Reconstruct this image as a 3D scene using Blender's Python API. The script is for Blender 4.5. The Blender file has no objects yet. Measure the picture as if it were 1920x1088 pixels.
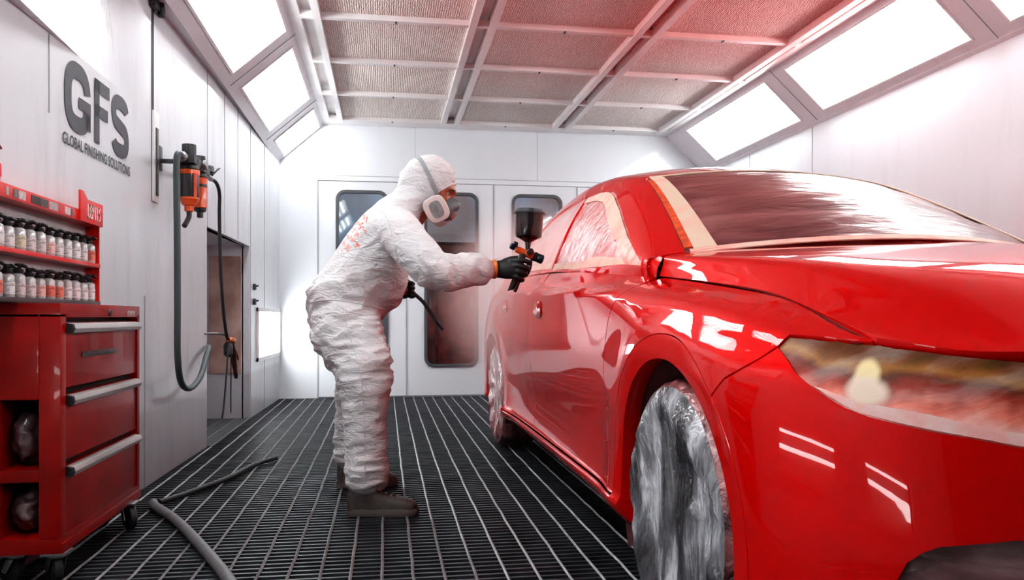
import bpy, bmesh, math, random
import numpy as np
from mathutils import Vector, Matrix, Quaternion, noise
from mathutils.geometry import delaunay_2d_cdt
random.seed(7)
PI = math.pi
SC = bpy.context.scene
COL = SC.collection

# ------------------------------------------------------------------ node materials
class NT:
    def __init__(self, m):
        m.use_nodes = True
        self.t = m.node_tree
        self.t.nodes.clear()
    def n(self, kind, **kw):
        nd = self.t.nodes.new(kind)
        for k, v in kw.items():
            if k in nd.inputs.keys():
                nd.inputs[k].default_value = v
            else:
                setattr(nd, k, v)
        return nd
    def l(self, a, b): self.t.links.new(a, b)

def lin(c):
    return tuple(((v / 12.92) if v <= 0.04045 else ((v + 0.055) / 1.055) ** 2.4) for v in c)
def rgb(r, g, b): return lin((r / 255, g / 255, b / 255)) + (1.0,)

def mat(name, col, rough=0.5, metal=0.0, coat=0.0, coat_rough=0.03, noise_scale=0, noise_amt=0.0, col2=None,
        bump=0.0, bump_scale=50.0, stretch=(1, 1, 1), spec=0.5, emit=None, estr=0.0, ior=1.5, trans=0.0, rough2=None, alpha=1.0,
        ramp=(0.35, 0.65), detail=4.0, bump_stretch=None, bump_dist=0.002):
    m = bpy.data.materials.new(name); t = NT(m)
    out = t.n('ShaderNodeOutputMaterial'); b = t.n('ShaderNodeBsdfPrincipled')
    t.l(b.outputs[0], out.inputs[0])
    b.inputs['Base Color'].default_value = col; b.inputs['Roughness'].default_value = rough
    b.inputs['Metallic'].default_value = metal; b.inputs['Coat Weight'].default_value = coat
    b.inputs['Coat Roughness'].default_value = coat_rough; b.inputs['IOR'].default_value = ior
    b.inputs['Specular IOR Level'].default_value = spec; b.inputs['Transmission Weight'].default_value = trans
    b.inputs['Alpha'].default_value = alpha
    if emit:
        b.inputs['Emission Color'].default_value = emit; b.inputs['Emission Strength'].default_value = estr
    tc = t.n('ShaderNodeTexCoord')
    if noise_scale:
        mp = t.n('ShaderNodeMapping'); mp.inputs['Scale'].default_value = stretch; t.l(tc.outputs['Object'], mp.inputs['Vector'])
        nz = t.n('ShaderNodeTexNoise'); nz.inputs['Scale'].default_value = noise_scale; nz.inputs['Detail'].default_value = detail
        t.l(mp.outputs[0], nz.inputs['Vector'])
        r = t.n('ShaderNodeMapRange'); r.inputs['From Min'].default_value = ramp[0]; r.inputs['From Max'].default_value = ramp[1]
        t.l(nz.outputs['Fac'], r.inputs['Value'])
        mx = t.n('ShaderNodeMix', data_type='RGBA'); mx.inputs['A'].default_value = col
        mx.inputs['B'].default_value = col2 or tuple(c * (1 - noise_amt) for c in col[:3]) + (1,)
        t.l(r.outputs[0], mx.inputs['Factor']); t.l(mx.outputs['Result'], b.inputs['Base Color'])
        if rough2 is not None:
            r2 = t.n('ShaderNodeMapRange'); r2.inputs['To Min'].default_value = rough; r2.inputs['To Max'].default_value = rough2
            t.l(r.outputs[0], r2.inputs['Value']); t.l(r2.outputs[0], b.inputs['Roughness'])
    if bump:
        mp2 = t.n('ShaderNodeMapping'); mp2.inputs['Scale'].default_value = bump_stretch or stretch; t.l(tc.outputs['Object'], mp2.inputs['Vector'])
        n2 = t.n('ShaderNodeTexNoise'); n2.inputs['Scale'].default_value = bump_scale; n2.inputs['Detail'].default_value = 5
        t.l(mp2.outputs[0], n2.inputs['Vector'])
        bp = t.n('ShaderNodeBump'); bp.inputs['Strength'].default_value = bump; bp.inputs['Distance'].default_value = bump_dist
        t.l(n2.outputs['Fac'], bp.inputs['Height']); t.l(bp.outputs[0], b.inputs['Normal'])
    return m

# ------------------------------------------------------------------ object helpers
def fin(o, parent=None):
    COL.objects.link(o)
    if parent is not None:
        o.parent = parent
    return o

def tag(o, label=None, cat=None, group=None, kind=None):
    if label: o['label'] = label
    if cat: o['category'] = cat
    if group: o['group'] = group
    if kind: o['kind'] = kind
    return o

def thing(name, label, cat, loc=(0, 0, 0), group=None, rz=0.0):
    o = bpy.data.objects.new(name, None); o.empty_display_size = 0.05
    COL.objects.link(o); o.location = loc; o.rotation_euler = (0, 0, rz)
    return tag(o, label, cat, group)

def worldloc(p):
    v = Vector((0, 0, 0))
    while p is not None:
        v += Vector(p.location); p = p.parent
    return v

class MB:
    """collects shapes in world metres and links them as one mesh object"""
    def __init__(self): self.v = []; self.f = []; self.mi = []; self.cur = 0
    def add(self, vs, fs):
        b = len(self.v); self.v += [tuple(p) for p in vs]
        for f in fs: self.f.append([i + b for i in f]); self.mi.append(self.cur)
        return self
    def box(self, x0, x1, y0, y1, z0, z1):
        vs = [(x, y, z) for x in (x0, x1) for y in (y0, y1) for z in (z0, z1)]
        return self.add(vs, [(0, 1, 3, 2), (4, 6, 7, 5), (0, 4, 5, 1), (2, 3, 7, 6), (0, 2, 6, 4), (1, 5, 7, 3)])
    def quad(self, a, b, c, d): return self.add([a, b, c, d], [(0, 1, 2, 3)])
    def obox(self, c, ax, ay, az):
        """oriented box: centre and three half-axis vectors"""
        c, ax, ay, az = map(Vector, (c, ax, ay, az))
        vs = [c + sx * ax + sy * ay + sz * az for sx in (-1, 1) for sy in (-1, 1) for sz in (-1, 1)]
        return self.add(vs, [(0, 1, 3, 2), (4, 6, 7, 5), (0, 4, 5, 1), (2, 3, 7, 6), (0, 2, 6, 4), (1, 5, 7, 3)])
    def rings(self, rings, cap=True, closed=True):
        n = len(rings[0]); vs = [p for r in rings for p in r]; fs = []
        for i in range(len(rings) - 1):
            for j in range(n if closed else n - 1):
                k = (j + 1) % n
                fs.append((i * n + j, i * n + k, (i + 1) * n + k, (i + 1) * n + j))
        if cap and closed:
            fs.append(tuple(range(n - 1, -1, -1))); fs.append(tuple((len(rings) - 1) * n + j for j in range(n)))
        return self.add(vs, fs)
    def tube(self, path, r, n=10, cap=True):
        P = [Vector(p) for p in path]; rs = r if isinstance(r, (list, tuple)) else [r] * len(P)
        up = None; rings = []
        for i, p in enumerate(P):
            t = (P[min(i + 1, len(P) - 1)] - P[max(i - 1, 0)]).normalized()
            if up is None:
                a = Vector((0, 0, 1)) if abs(t.z) < 0.9 else Vector((1, 0, 0)); up = (a - t * a.dot(t)).normalized()
            else: up = (up - t * up.dot(t)).normalized()
            s = t.cross(up)
            rings.append([p + rs[i] * (math.cos(2 * PI * k / n) * up + math.sin(2 * PI * k / n) * s) for k in range(n)])
        return self.rings(rings, cap)
    def lathe(self, base, axis, prof, n=24, cap=True):
        base = Vector(base); t = Vector(axis).normalized()
        a = Vector((0, 0, 1)) if abs(t.z) < 0.9 else Vector((1, 0, 0)); u = (a - t * a.dot(t)).normalized(); s = t.cross(u)
        return self.rings([[base + t * h + r * (math.cos(2 * PI * k / n) * u + math.sin(2 * PI * k / n) * s) for k in range(n)] for r, h in prof], cap)
    def ellipsoid(self, c, rx, ry, rz, n=16, m=10, rot=None):
        c = Vector(c); rot = rot or Matrix.Identity(3); rings = []
        for i in range(m + 1):
            a = -PI / 2 + PI * i / m; a = max(-PI / 2 + 0.02, min(PI / 2 - 0.02, a))
            rings.append([c + rot @ Vector((rx * math.cos(a) * math.cos(2 * PI * k / n), ry * math.cos(a) * math.sin(2 * PI * k / n), rz * math.sin(a))) for k in range(n)])
        return self.rings(rings)
    def build(self, name, m, parent=None, smooth=False, bevel=0.0, origin=None, kind=None, angle=40):
        me = bpy.data.meshes.new(name)
        off = worldloc(parent) if parent is not None else Vector(origin or (0, 0, 0))
        vs = [(p[0] - off.x, p[1] - off.y, p[2] - off.z) for p in self.v]
        me.from_pydata(vs, [], self.f); me.update()
        for mm in (m if isinstance(m, (list, tuple)) else [m]): me.materials.append(mm)
        if isinstance(m, (list, tuple)): me.polygons.foreach_set('material_index', self.mi)
        bm = bmesh.new(); bm.from_mesh(me); bmesh.ops.recalc_face_normals(bm, faces=bm.faces)
        if bevel:
            bmesh.ops.bevel(bm, geom=[e for e in bm.edges if len(e.link_faces) == 2 and e.calc_face_angle(0) > 0.6], offset=bevel, segments=2, profile=0.7, affect='EDGES', clamp_overlap=True)
        bm.to_mesh(me); bm.free()
        if smooth or bevel:
            me.shade_smooth(); 
            me.set_sharp_from_angle(angle=math.radians(angle))
        o = bpy.data.objects.new(name, me)
        if parent is None: o.location = off
        fin(o, parent)
        if kind: o['kind'] = kind
        return o

def spline(pts, n=10):
    """Catmull-Rom through points"""
    P = [Vector(p) for p in pts]; P = [2 * P[0] - P[1]] + P + [2 * P[-1] - P[-2]]; out = []
    for i in range(1, len(P) - 2):
        for k in range(n):
            t = k / n; a, b, c, d = P[i - 1:i + 3]
            out.append(0.5 * ((2 * b) + (c - a) * t + (2 * a - 5 * b + 4 * c - d) * t * t + (3 * b - a - 3 * c + d) * t ** 3))
    out.append(P[-2]); return out

def copy_tree(o, parent=None):
    c = o.copy(); COL.objects.link(c)
    if parent is not None: c.parent = parent
    for ch in list(o.children): copy_tree(ch, c)
    return c

FONT = None
def text_mesh(s, size, extrude, offset=0.0, spacing=1.0):
    cu = bpy.data.curves.new('tmp', 'FONT'); cu.body = s; cu.size = size; cu.extrude = extrude; cu.offset = offset; cu.space_character = spacing
    cu.resolution_u = 6
    o = bpy.data.objects.new('tmp', cu); COL.objects.link(o)
    dg = bpy.context.evaluated_depsgraph_get(); me = bpy.data.meshes.new_from_object(o.evaluated_get(dg))
    bpy.data.objects.remove(o); return me

# ------------------------------------------------------------------ camera
cam = bpy.data.cameras.new('camera'); cam.sensor_width = 36.0; cam.lens = 1500 / 1920 * 36; cam.shift_y = 51 / 1920
cam.clip_start = 0.05; cam.clip_end = 60
camo = bpy.data.objects.new('camera', cam); COL.objects.link(camo)
camo.location = (0, 0, 0.8); camo.rotation_euler = (PI / 2, 0, -math.atan(238 / 1500)); SC.camera = camo
SC.view_settings.view_transform = 'Standard'; SC.view_settings.look = 'Medium High Contrast'; SC.view_settings.exposure = -0.12
SC.cycles.use_denoising = True
SC.cycles.max_bounces = 10; SC.cycles.diffuse_bounces = 5; SC.cycles.glossy_bounces = 5; SC.cycles.transparent_max_bounces = 12
SC.cycles.volume_bounces = 3; SC.cycles.caustics_reflective = False; SC.cycles.caustics_refractive = False; SC.cycles.sample_clamp_indirect = 6.0
w = bpy.data.worlds.new('world'); SC.world = w; w.use_nodes = True
w.node_tree.nodes['Background'].inputs[0].default_value = (0.5, 0.52, 0.56, 1); w.node_tree.nodes['Background'].inputs[1].default_value = 0.15
# ================================================================== ROOM
YB, YF = 8.1, -2.4            # back and front end of the booth
ZW, ZC = 2.34, 2.72           # wall top, ceiling
XR = 3.35; XCL, XCR = -0.585, 2.93
def xl(y): return -1.02 - (8.1 - y) * 0.0225      # the left wall leans out a little towards the front
def wall_paint(name, base, stain=None, bounce_dust_c=(3.3, 4.0, 1.1), bounce_dust_r=2.2, rough=0.22, dirt=0.12, dirt_z=0.25):  # stain: tint for the painted red bounce, in part with overspray
    m = bpy.data.materials.new(name); t = NT(m)
    out = t.n('ShaderNodeOutputMaterial'); b = t.n('ShaderNodeBsdfPrincipled'); t.l(b.outputs[0], out.inputs[0])
    b.inputs['Coat Weight'].default_value = 0.35; b.inputs['Coat Roughness'].default_value = 0.06
    tc = t.n('ShaderNodeTexCoord')
    mp = t.n('ShaderNodeMapping'); mp.inputs['Scale'].default_value = (1, 2.6, 0.5); t.l(tc.outputs['Object'], mp.inputs['Vector'])
    nz = t.n('ShaderNodeTexNoise'); nz.inputs['Scale'].default_value = 3.0; nz.inputs['Detail'].default_value = 7; nz.inputs['Roughness'].default_value = 0.62
    t.l(mp.outputs[0], nz.inputs['Vector'])
    mr = t.n('ShaderNodeMapRange'); mr.inputs['From Min'].default_value = 0.52; mr.inputs['From Max'].default_value = 0.75; mr.inputs['To Max'].default_value = dirt
    t.l(nz.outputs['Fac'], mr.inputs['Value'])
    mx = t.n('ShaderNodeMix', data_type='RGBA'); mx.inputs['A'].default_value = base; mx.inputs['B'].default_value = rgb(120, 104, 104)
    t.l(mr.outputs[0], mx.inputs['Factor']); last = mx.outputs['Result']
    # greyer band of dust near the floor
    sx = t.n('ShaderNodeSeparateXYZ'); t.l(tc.outputs['Object'], sx.inputs[0])
    mz = t.n('ShaderNodeMapRange'); mz.inputs['From Min'].default_value = 0.38; mz.inputs['From Max'].default_value = 0.34; mz.inputs['To Max'].default_value = dirt_z
    t.l(sx.outputs['Z'], mz.inputs['Value'])
    m3 = t.n('ShaderNodeMix', data_type='RGBA'); m3.inputs['B'].default_value = rgb(150, 150, 155)
    t.l(mz.outputs[0], m3.inputs['Factor']); t.l(last, m3.inputs['A']); last = m3.outputs['Result']
    if stain:  # red bounce of the car, mixed with overspray, painted into the colour
        vs = t.n('ShaderNodeVectorMath', operation='DISTANCE'); vs.inputs[1].default_value = bounce_dust_c; t.l(tc.outputs['Object'], vs.inputs[0])
        ms = t.n('ShaderNodeMapRange'); ms.interpolation_type = 'SMOOTHSTEP'; ms.inputs['From Min'].default_value = bounce_dust_r; ms.inputs['From Max'].default_value = bounce_dust_r * 0.15
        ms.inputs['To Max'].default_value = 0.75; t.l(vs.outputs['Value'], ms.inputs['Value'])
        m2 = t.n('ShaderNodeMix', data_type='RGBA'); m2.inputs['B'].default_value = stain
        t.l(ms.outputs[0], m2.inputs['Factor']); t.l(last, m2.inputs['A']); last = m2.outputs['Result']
    t.l(last, b.inputs['Base Color'])
    r2 = t.n('ShaderNodeMapRange'); r2.inputs['To Min'].default_value = rough; r2.inputs['To Max'].default_value = rough + 0.3
    t.l(nz.outputs['Fac'], r2.inputs['Value']); t.l(r2.outputs[0], b.inputs['Roughness'])
    return m
WHITE = rgb(212, 215, 220)
M_wall = wall_paint('white_wall_panel', WHITE, dirt=0.22, dirt_z=0.5)
M_wallr = wall_paint('white_wall_panel_bounce_dust', WHITE, stain=rgb(236, 150, 150), bounce_dust_c=(3.35, 2.75, 1.15), bounce_dust_r=1.25, dirt=0.08)  # pink beside the car: painted red bounce together with overspray
M_wallb = wall_paint('white_back_panel', rgb(216, 219, 224), dirt=0.05, dirt_z=0.0)
M_cove = wall_paint('white_cove_panel', rgb(212, 206, 210), dirt=0.15, dirt_z=0.0)
M_rail = mat('white_rail', rgb(226, 222, 222), 0.35, noise_scale=9, noise_amt=0.12)
M_seam = mat('panel_seam', rgb(150, 150, 155), 0.6)
M_dark = mat('dark_gap', rgb(40, 40, 44), 0.7)
M_trimdark = mat('dark_steel_strip', rgb(88, 86, 90), 0.4, metal=0.4, noise_scale=30, noise_amt=0.6)

def panel_rects(u0, u1, v0, v1, holes):
    """cut a rectangle into strips around holes (u-sorted, non overlapping)"""
    out = []; u = u0
    for h in sorted(holes):
        if h[0] > u: out.append((u, h[0], v0, v1))
        if h[2] > v0: out.append((h[0], h[1], v0, h[2]))
        if h[3] < v1: out.append((h[0], h[1], h[3], v1))
        u = h[1]
    if u < u1: out.append((u, u1, v0, v1))
    return out
# left wall with the hose recess and the low lamp
b = MB(); RY0, RY1, RZ = 5.17, 6.56, 1.36
for (y0, y1, z0, z1) in panel_rects(YF, YB, 0, ZW, [(RY0, RY1, 0, RZ), (6.89, 8.03, 0.46, 0.85), (-0.75, 0.35, 0.42, 0.78), (0.85, 1.95, 0.42, 0.78), (2.25, 4.06, 1.775, ZW)]):
    vs = [(xl(y0), y0, z0), (xl(y1), y1, z0), (xl(y1), y1, z1), (xl(y0), y0, z1)]
    b.add(vs + [(x - 0.06, y, z) for x, y, z in vs], [(0, 1, 2, 3), (7, 6, 5, 4), (0, 4, 5, 1), (1, 5, 6, 2), (2, 6, 7, 3), (3, 7, 4, 0)])
b.box(-1.45, -1.40, RY0 - 0.03, RY1 + 0.03, 0, RZ + 0.03).box(-1.42, xl(RY1) - 0.05, RY1, RY1 + 0.03, 0, RZ + 0.03)
b.box(-1.42, xl(RY0) - 0.05, RY0 - 0.03, RY0, 0, RZ + 0.03).box(-1.42, -1.10, RY0, RY1, RZ, RZ + 0.03)
b.build('wall_left', M_wall, kind='structure')
def xup(y, z):  # upper panel tilted and twisted so its shape mirrors a cove lamp as glare
    q = min(1, max(0, (y - 3.42) / 0.55)); q = q * q * (3 - 2 * q)
    return (xl(3.2) - (0.042 * (min(y, 3.6) - 3.2) + 0.112 * (z - 1.78)) / 0.991) * (1 - q) + xl(y) * q
b = MB(); ys_ = [2.25 + 1.81 * k / 40 for k in range(41)]; zs_ = [1.775 + (ZW - 1.775) * k / 8 for k in range(9)]
b.rings([[(xup(y, z), y, z) for z in zs_] for y in ys_], cap=False, closed=False)
b.rings([[(xup(y, 1.775), y, 1.775) for y in ys_], [(-1.3, y, 1.775) for y in ys_]], cap=False, closed=False)
b.build('wall_left_upper', wall_paint('white_gloss_panel', WHITE, dirt=0.15, dirt_z=0.0, rough=0.16), kind='structure', smooth=True, angle=20)
MB().box(-1.34, -1.03, YF, YB, 2.33, 2.36).build('trim_13', M_cove, kind='structure')
MB().box(-1.42, -1.05, RY0, RY1, -0.02, 0.004).build('floor_recess', mat('rubber_mat', rgb(70, 70, 74), 0.8, noise_scale=20, noise_amt=0.4), kind='structure')
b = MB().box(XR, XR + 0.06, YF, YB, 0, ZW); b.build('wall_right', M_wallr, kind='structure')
# back wall: a frame around the folding doors
DX = [-0.655, 0.213, 1.095, 1.97, 2.85]; DZ = 2.155
b = MB()
for (x0, x1, z0, z1) in panel_rects(-1.5, 3.6, 0, 2.85, [(DX[0], DX[-1], 0, DZ)]): b.box(x0, x1, YB, YB + 0.08, z0, z1)
b.build('wall_back', M_wallb, kind='structure')
MB().box(-1.6, 3.6, YF - 0.08, YF, 0, 2.85).build('wall_front', mat('dark_front_wall', rgb(70, 70, 74), 0.7), kind='structure')  # unseen end wall, kept dark like an opening to a dim workshop
# ---- ceiling of filter mats
def filter_mat():
    m = bpy.data.materials.new('filter_fleece'); t = NT(m)
    out = t.n('ShaderNodeOutputMaterial'); b = t.n('ShaderNodeBsdfPrincipled'); t.l(b.outputs[0], out.inputs[0]); b.inputs['Roughness'].default_value = 0.9
    tc = t.n('ShaderNodeTexCoord')
    wv = t.n('ShaderNodeTexWave'); wv.inputs['Scale'].default_value = 22; wv.inputs['Distortion'].default_value = 5.0; wv.inputs['Detail'].default_value = 2; wv.inputs['Detail Scale'].default_value = 2.5
    wv.bands_direction = 'X'; t.l(tc.outputs['Object'], wv.inputs['Vector'])
    nz = t.n('ShaderNodeTexNoise'); nz.inputs['Scale'].default_value = 70; nz.inputs['Detail'].default_value = 3
    mp = t.n('ShaderNodeMapping'); mp.inputs['Scale'].default_value = (1, 0.5, 1); t.l(tc.outputs['Object'], mp.inputs['Vector']); t.l(mp.outputs[0], nz.inputs['Vector'])
    nl = t.n('ShaderNodeTexNoise'); nl.inputs['Scale'].default_value = 1.6; nl.inputs['Detail'].default_value = 5; t.l(tc.outputs['Object'], nl.inputs['Vector'])
    ad = t.n('ShaderNodeMath', operation='MULTIPLY'); t.l(wv.outputs['Fac'], ad.inputs[0]); t.l(nz.outputs['Fac'], ad.inputs[1])
    cr = t.n('ShaderNodeMapRange'); cr.inputs['From Min'].default_value = 0.05; cr.inputs['From Max'].default_value = 0.5; t.l(ad.outputs[0], cr.inputs['Value'])
    mx = t.n('ShaderNodeMix', data_type='RGBA'); mx.inputs['A'].default_value = rgb(200, 184, 178); mx.inputs['B'].default_value = rgb(246, 238, 234); t.l(cr.outputs[0], mx.inputs['Factor'])
    # red bounce of the car painted into the mats, with some paint dust
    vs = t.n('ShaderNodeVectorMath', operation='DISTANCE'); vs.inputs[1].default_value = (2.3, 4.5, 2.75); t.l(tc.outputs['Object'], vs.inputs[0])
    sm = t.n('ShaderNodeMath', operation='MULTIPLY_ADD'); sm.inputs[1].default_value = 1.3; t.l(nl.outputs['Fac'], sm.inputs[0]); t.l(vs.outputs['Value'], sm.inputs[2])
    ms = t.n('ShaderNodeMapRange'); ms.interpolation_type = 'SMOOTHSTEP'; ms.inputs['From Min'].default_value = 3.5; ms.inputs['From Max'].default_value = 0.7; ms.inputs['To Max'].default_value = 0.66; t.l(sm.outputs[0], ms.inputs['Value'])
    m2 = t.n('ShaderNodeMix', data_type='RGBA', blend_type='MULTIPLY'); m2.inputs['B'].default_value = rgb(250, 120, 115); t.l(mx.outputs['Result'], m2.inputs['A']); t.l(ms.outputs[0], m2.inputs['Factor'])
    t.l(m2.outputs['Result'], b.inputs['Base Color'])
    bp = t.n('ShaderNodeBump'); bp.inputs['Strength'].default_value = 0.8; bp.inputs['Distance'].default_value = 0.012; t.l(ad.outputs[0], bp.inputs['Height']); t.l(bp.outputs[0], b.inputs['Normal'])
    return m
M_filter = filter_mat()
MB().box(XCL - 0.05, XCR + 0.05, YF, YB, ZC + 0.07, ZC + 0.10).build('ceiling', M_rail, kind='structure')
YR = [5.2 + 0.885 * k for k in range(-8, 4)]; YR[-1] = 7.86
XG = [(-0.41, 0.55), (0.70, 1.67), (1.81, 2.77)]
k = 0
rows = sorted(YR)
for (x0, x1) in XG:
    for y0, y1 in zip(rows[:-1], rows[1:]):
        if y1 < 2.4: continue
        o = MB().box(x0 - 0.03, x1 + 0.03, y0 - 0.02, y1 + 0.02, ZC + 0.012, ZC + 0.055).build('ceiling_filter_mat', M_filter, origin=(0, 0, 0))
        ncol = ['left', 'middle', 'right'][XG.index((x0, x1))]; nrow = rows[:-1].index(y0)
        nm = {len(rows) - 2: 'last row by the back wall', len(rows) - 3: 'second row from the back wall', len(rows) - 4: 'third row from the back wall', len(rows) - 5: 'fourth row from the back wall'}.get(nrow, 'row above the front of the car')
        tint = {'left': 'beige wavy', 'middle': 'pink tinted', 'right': 'red tinted'}[ncol]
        tag(o, f'{tint} ceiling filter mat in the {ncol} column, {nm}', 'filter mat', 'filter mats in the ceiling grid')
# grid rails
M_rail2 = wall_paint('white_rail_red_bounce', rgb(228, 224, 224), stain=rgb(240, 160, 155), bounce_dust_c=(2.2, 4.6, 2.7), bounce_dust_r=2.6, dirt=0.15, dirt_z=0.0)  # red bounce of the car painted onto the rails
b = MB()
for x in (-0.425, 0.565, 0.695, 1.675, 1.805, 2.785): b.box(x - 0.024, x + 0.024, YF, 7.93, ZC - 0.035, ZC + 0.012)
for x in (-0.565, 2.895): b.box(x - 0.035, x + 0.035, YF, YB, ZC - 0.012, ZC + 0.09)
for x0, x1 in ((-0.56, -0.42), (0.565, 0.695), (1.675, 1.805), (2.785, 2.9)): b.box(x0, x1, YF, 7.93, ZC + 0.04, ZC + 0.06)
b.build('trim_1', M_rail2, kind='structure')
for y in rows:
    b = MB().box(-0.53, 2.87, y - 0.022, y + 0.022, ZC - 0.024, ZC + 0.018)
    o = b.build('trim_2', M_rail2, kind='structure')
MB().box(XCL - 0.02, XCR + 0.02, 7.87, YB, ZC - 0.01, ZC + 0.08).build('trim_3', M_rail2, kind='structure')
# small clips on the rails
b = MB()
for y in rows[4:]:
    for x in (0.07, 1.18, 2.29): b.box(x - 0.007, x + 0.007, y - 0.016, y + 0.016, ZC - 0.030, ZC - 0.02)
b.build('trim_4', M_trimdark, kind='structure')
# ---- sloping coves with lamps
M_tube = mat('lamp_tube', (1, 1, 1, 1), 0.3, emit=(0.95, 1.0, 1.0, 1), estr=17.5)
M_house = mat('lamp_housing', rgb(240, 240, 240), 0.4, emit=(1, 1, 1, 1), estr=0.8)
def cove(side, a, bb, lamps, name):
    A = Vector((a[0], 0, a[1])); Bv = Vector((bb[0], 0, bb[1])); L = (Bv - A).length; d = (Bv - A) / L
    nrm = Vector((-d.z, 0, d.x)) * (1 if side == 'right' else -1)          # points into the room
    if nrm.z > 0: nrm = -nrm
    P = lambda y, w, o=0: Vector((0, y, 0)) + A + d * w - nrm * o
    w0, w1 = 0.085, L - 0.075
    m = MB()
    for (y0, y1, v0, v1) in panel_rects(YF, YB, 0, L, [(l[0], l[1], w0, w1) for l in lamps]):
        m.obox((P(y0, v0) + P(y1, v1)) / 2 - nrm * 0.015, Vector((0, (y1 - y0) / 2, 0)), d * (v1 - v0) / 2, nrm * 0.015)
    m.build(name, M_cove, kind='structure')
    for (y0, y1, lab) in lamps:
        c = P((y0 + y1) / 2, L / 2)
        t = thing('cove_light', lab, 'light', tuple(c), 'lights in the sloping coves')
        h = MB(); e = 0.10
        h.quad(P(y0, w0, e), P(y1, w0, e), P(y1, w1, e), P(y0, w1, e))
        h.quad(P(y0, w0), P(y1, w0), P(y1, w0, e), P(y0, w0, e)); h.quad(P(y0, w1), P(y1, w1), P(y1, w1, e), P(y0, w1, e))
        h.quad(P(y0, w0), P(y0, w1), P(y0, w1, e), P(y0, w0, e)); h.quad(P(y1, w0), P(y1, w1), P(y1, w1, e), P(y1, w0, e))
        h.build('housing', M_house, t)
        f = MB(); g = 0.014
        for (ya, yb_, wa, wb) in ((y0 - g, y1 + g, w0 - g, w0), (y0 - g, y1 + g, w1, w1 + g), (y0 - g, y0, w0, w1), (y1, y1 + g, w0, w1)):
            f.obox((P(ya, wa) + P(yb_, wb)) / 2 + nrm * 0.003, Vector((0, (yb_ - ya) / 2, 0)), d * (wb - wa) / 2, nrm * 0.004)
        f.build('frame', M_rail, t)
        for i in range(4):
            ww = w0 + (w1 - w0) * (0.14 + 0.24 * i)
            MB().tube([P(y0 + 0.05, ww, 0.05), P(y1 - 0.05, ww, 0.05)], 0.019, 10).build('tube', M_tube, t, smooth=True)
    # seams between cove sections and the lip above the wall
    m = MB()
    for l0, l1 in zip(sorted(lamps)[:-1], sorted(lamps)[1:]):
        yy = (l0[1] + l1[0]) / 2
        m.obox(P(yy, L / 2) + nrm * 0.001, Vector((0, 0.003, 0)), d * L / 2, nrm * 0.002)
    m.build('trim_5', M_seam, kind='structure')
    m = MB().obox(P((YF + YB) / 2, 0.006) + nrm * 0.006, Vector((0, (YB - YF) / 2, 0)), d * 0.016, nrm * 0.008)
    m.build('trim_6', M_cove, kind='structure')
LL = 'left cove'
cove('left', (-1.035, 2.325), (-0.585, 2.72),
     [(7.38, 8.06, 'glowing white lamp panel in the left cove, small one touching the back wall'),
      (5.72, 7.02, 'glowing white lamp panel in the left cove, second from the back wall'),
      (3.72, 5.38, 'glowing white lamp panel in the left cove, cut by the top of the photo'),
      (1.75, 3.4, 'lamp panel in the left cove beside the camera'), (-0.2, 1.45, 'lamp panel in the left cove behind the camera, added and unseen')], 'wall_left_slope')  # lamp behind the camera is added to brighten the car front
cove('right', (3.355, 2.325), (2.925, 2.72),
     [(5.97, 7.62, 'glowing white lamp panel in the right cove, nearest the back wall'),
      (4.08, 5.63, 'glowing white lamp panel in the right cove, second from the back wall'),
      (2.2, 3.79, 'glowing lamp panel in the right cove, only a corner in view'),
      (0.3, 1.9, 'lamp panel in the right cove above the car nose'), (-1.6, 0.0, 'lamp panel in the right cove behind the camera, added and unseen')], 'wall_right_slope')  # rearmost lamp is an unseen extra that lifts the front light
# low lamps in the left wall: one near the back corner, the others beside the camera
M_dimhouse = mat('lamp_housing_dim', rgb(120, 116, 116), 0.5)
def wall_lamp(y0, y1, z0, z1, label, zs, mh):
    ym = (y0 + y1) / 2
    t = thing('wall_light', label, 'light', (xl(ym), ym, z0))
    X = lambda y, o=0: xl(y) - o
    b = MB().quad((X(y0, .1), y0, z0), (X(y1, .1), y1, z0), (X(y1, .1), y1, z1), (X(y0, .1), y0, z1))
    b.quad((X(y0), y0, z0), (X(y1), y1, z0), (X(y1, .1), y1, z0), (X(y0, .1), y0, z0)); b.quad((X(y0), y0, z1), (X(y1), y1, z1), (X(y1, .1), y1, z1), (X(y0, .1), y0, z1))
    b.quad((X(y0), y0, z0), (X(y0), y0, z1), (X(y0, .1), y0, z1), (X(y0, .1), y0, z0)); b.quad((X(y1), y1, z0), (X(y1), y1, z1), (X(y1, .1), y1, z1), (X(y1, .1), y1, z0))
    b.build('housing', mh, t)
    for z in zs: MB().tube([(X(y0, .05), y0 + .05, z), (X(y1, .05), y1 - .05, z)], 0.018, 8).build('tube', M_tube, t, smooth=True)
    b = MB()
    for (ya, yb_, za, zb) in ((y0 - .04, y1 + .03, z0 - .03, z0 + .002), (y0 - .04, y1 + .03, z1 - .002, z1 + .03), (y0 - .04, y0 + .005, z0 - .03, z1 + .03), (y1 - .005, y1 + .03, z0 - .03, z1 + .03)):
        b.obox((xl((ya + yb_) / 2) + 0.006, (ya + yb_) / 2, (za + zb) / 2), (0.0225 * (yb_ - ya) / 2, (yb_ - ya) / 2, 0), (0.008, 0, 0), (0, 0, (zb - za) / 2))
    b.build('frame', M_rail, t)
wall_lamp(6.89, 8.03, 0.46, 0.85, 'low glowing square lamp panel in the left wall by the back corner', (0.53, 0.61, 0.69, 0.78), M_house)
wall_lamp(-0.75, 0.35, 0.42, 0.78, 'low two tube lamp in the left wall, seen only in the bumper reflection', (0.53, 0.67), M_dimhouse)
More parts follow.
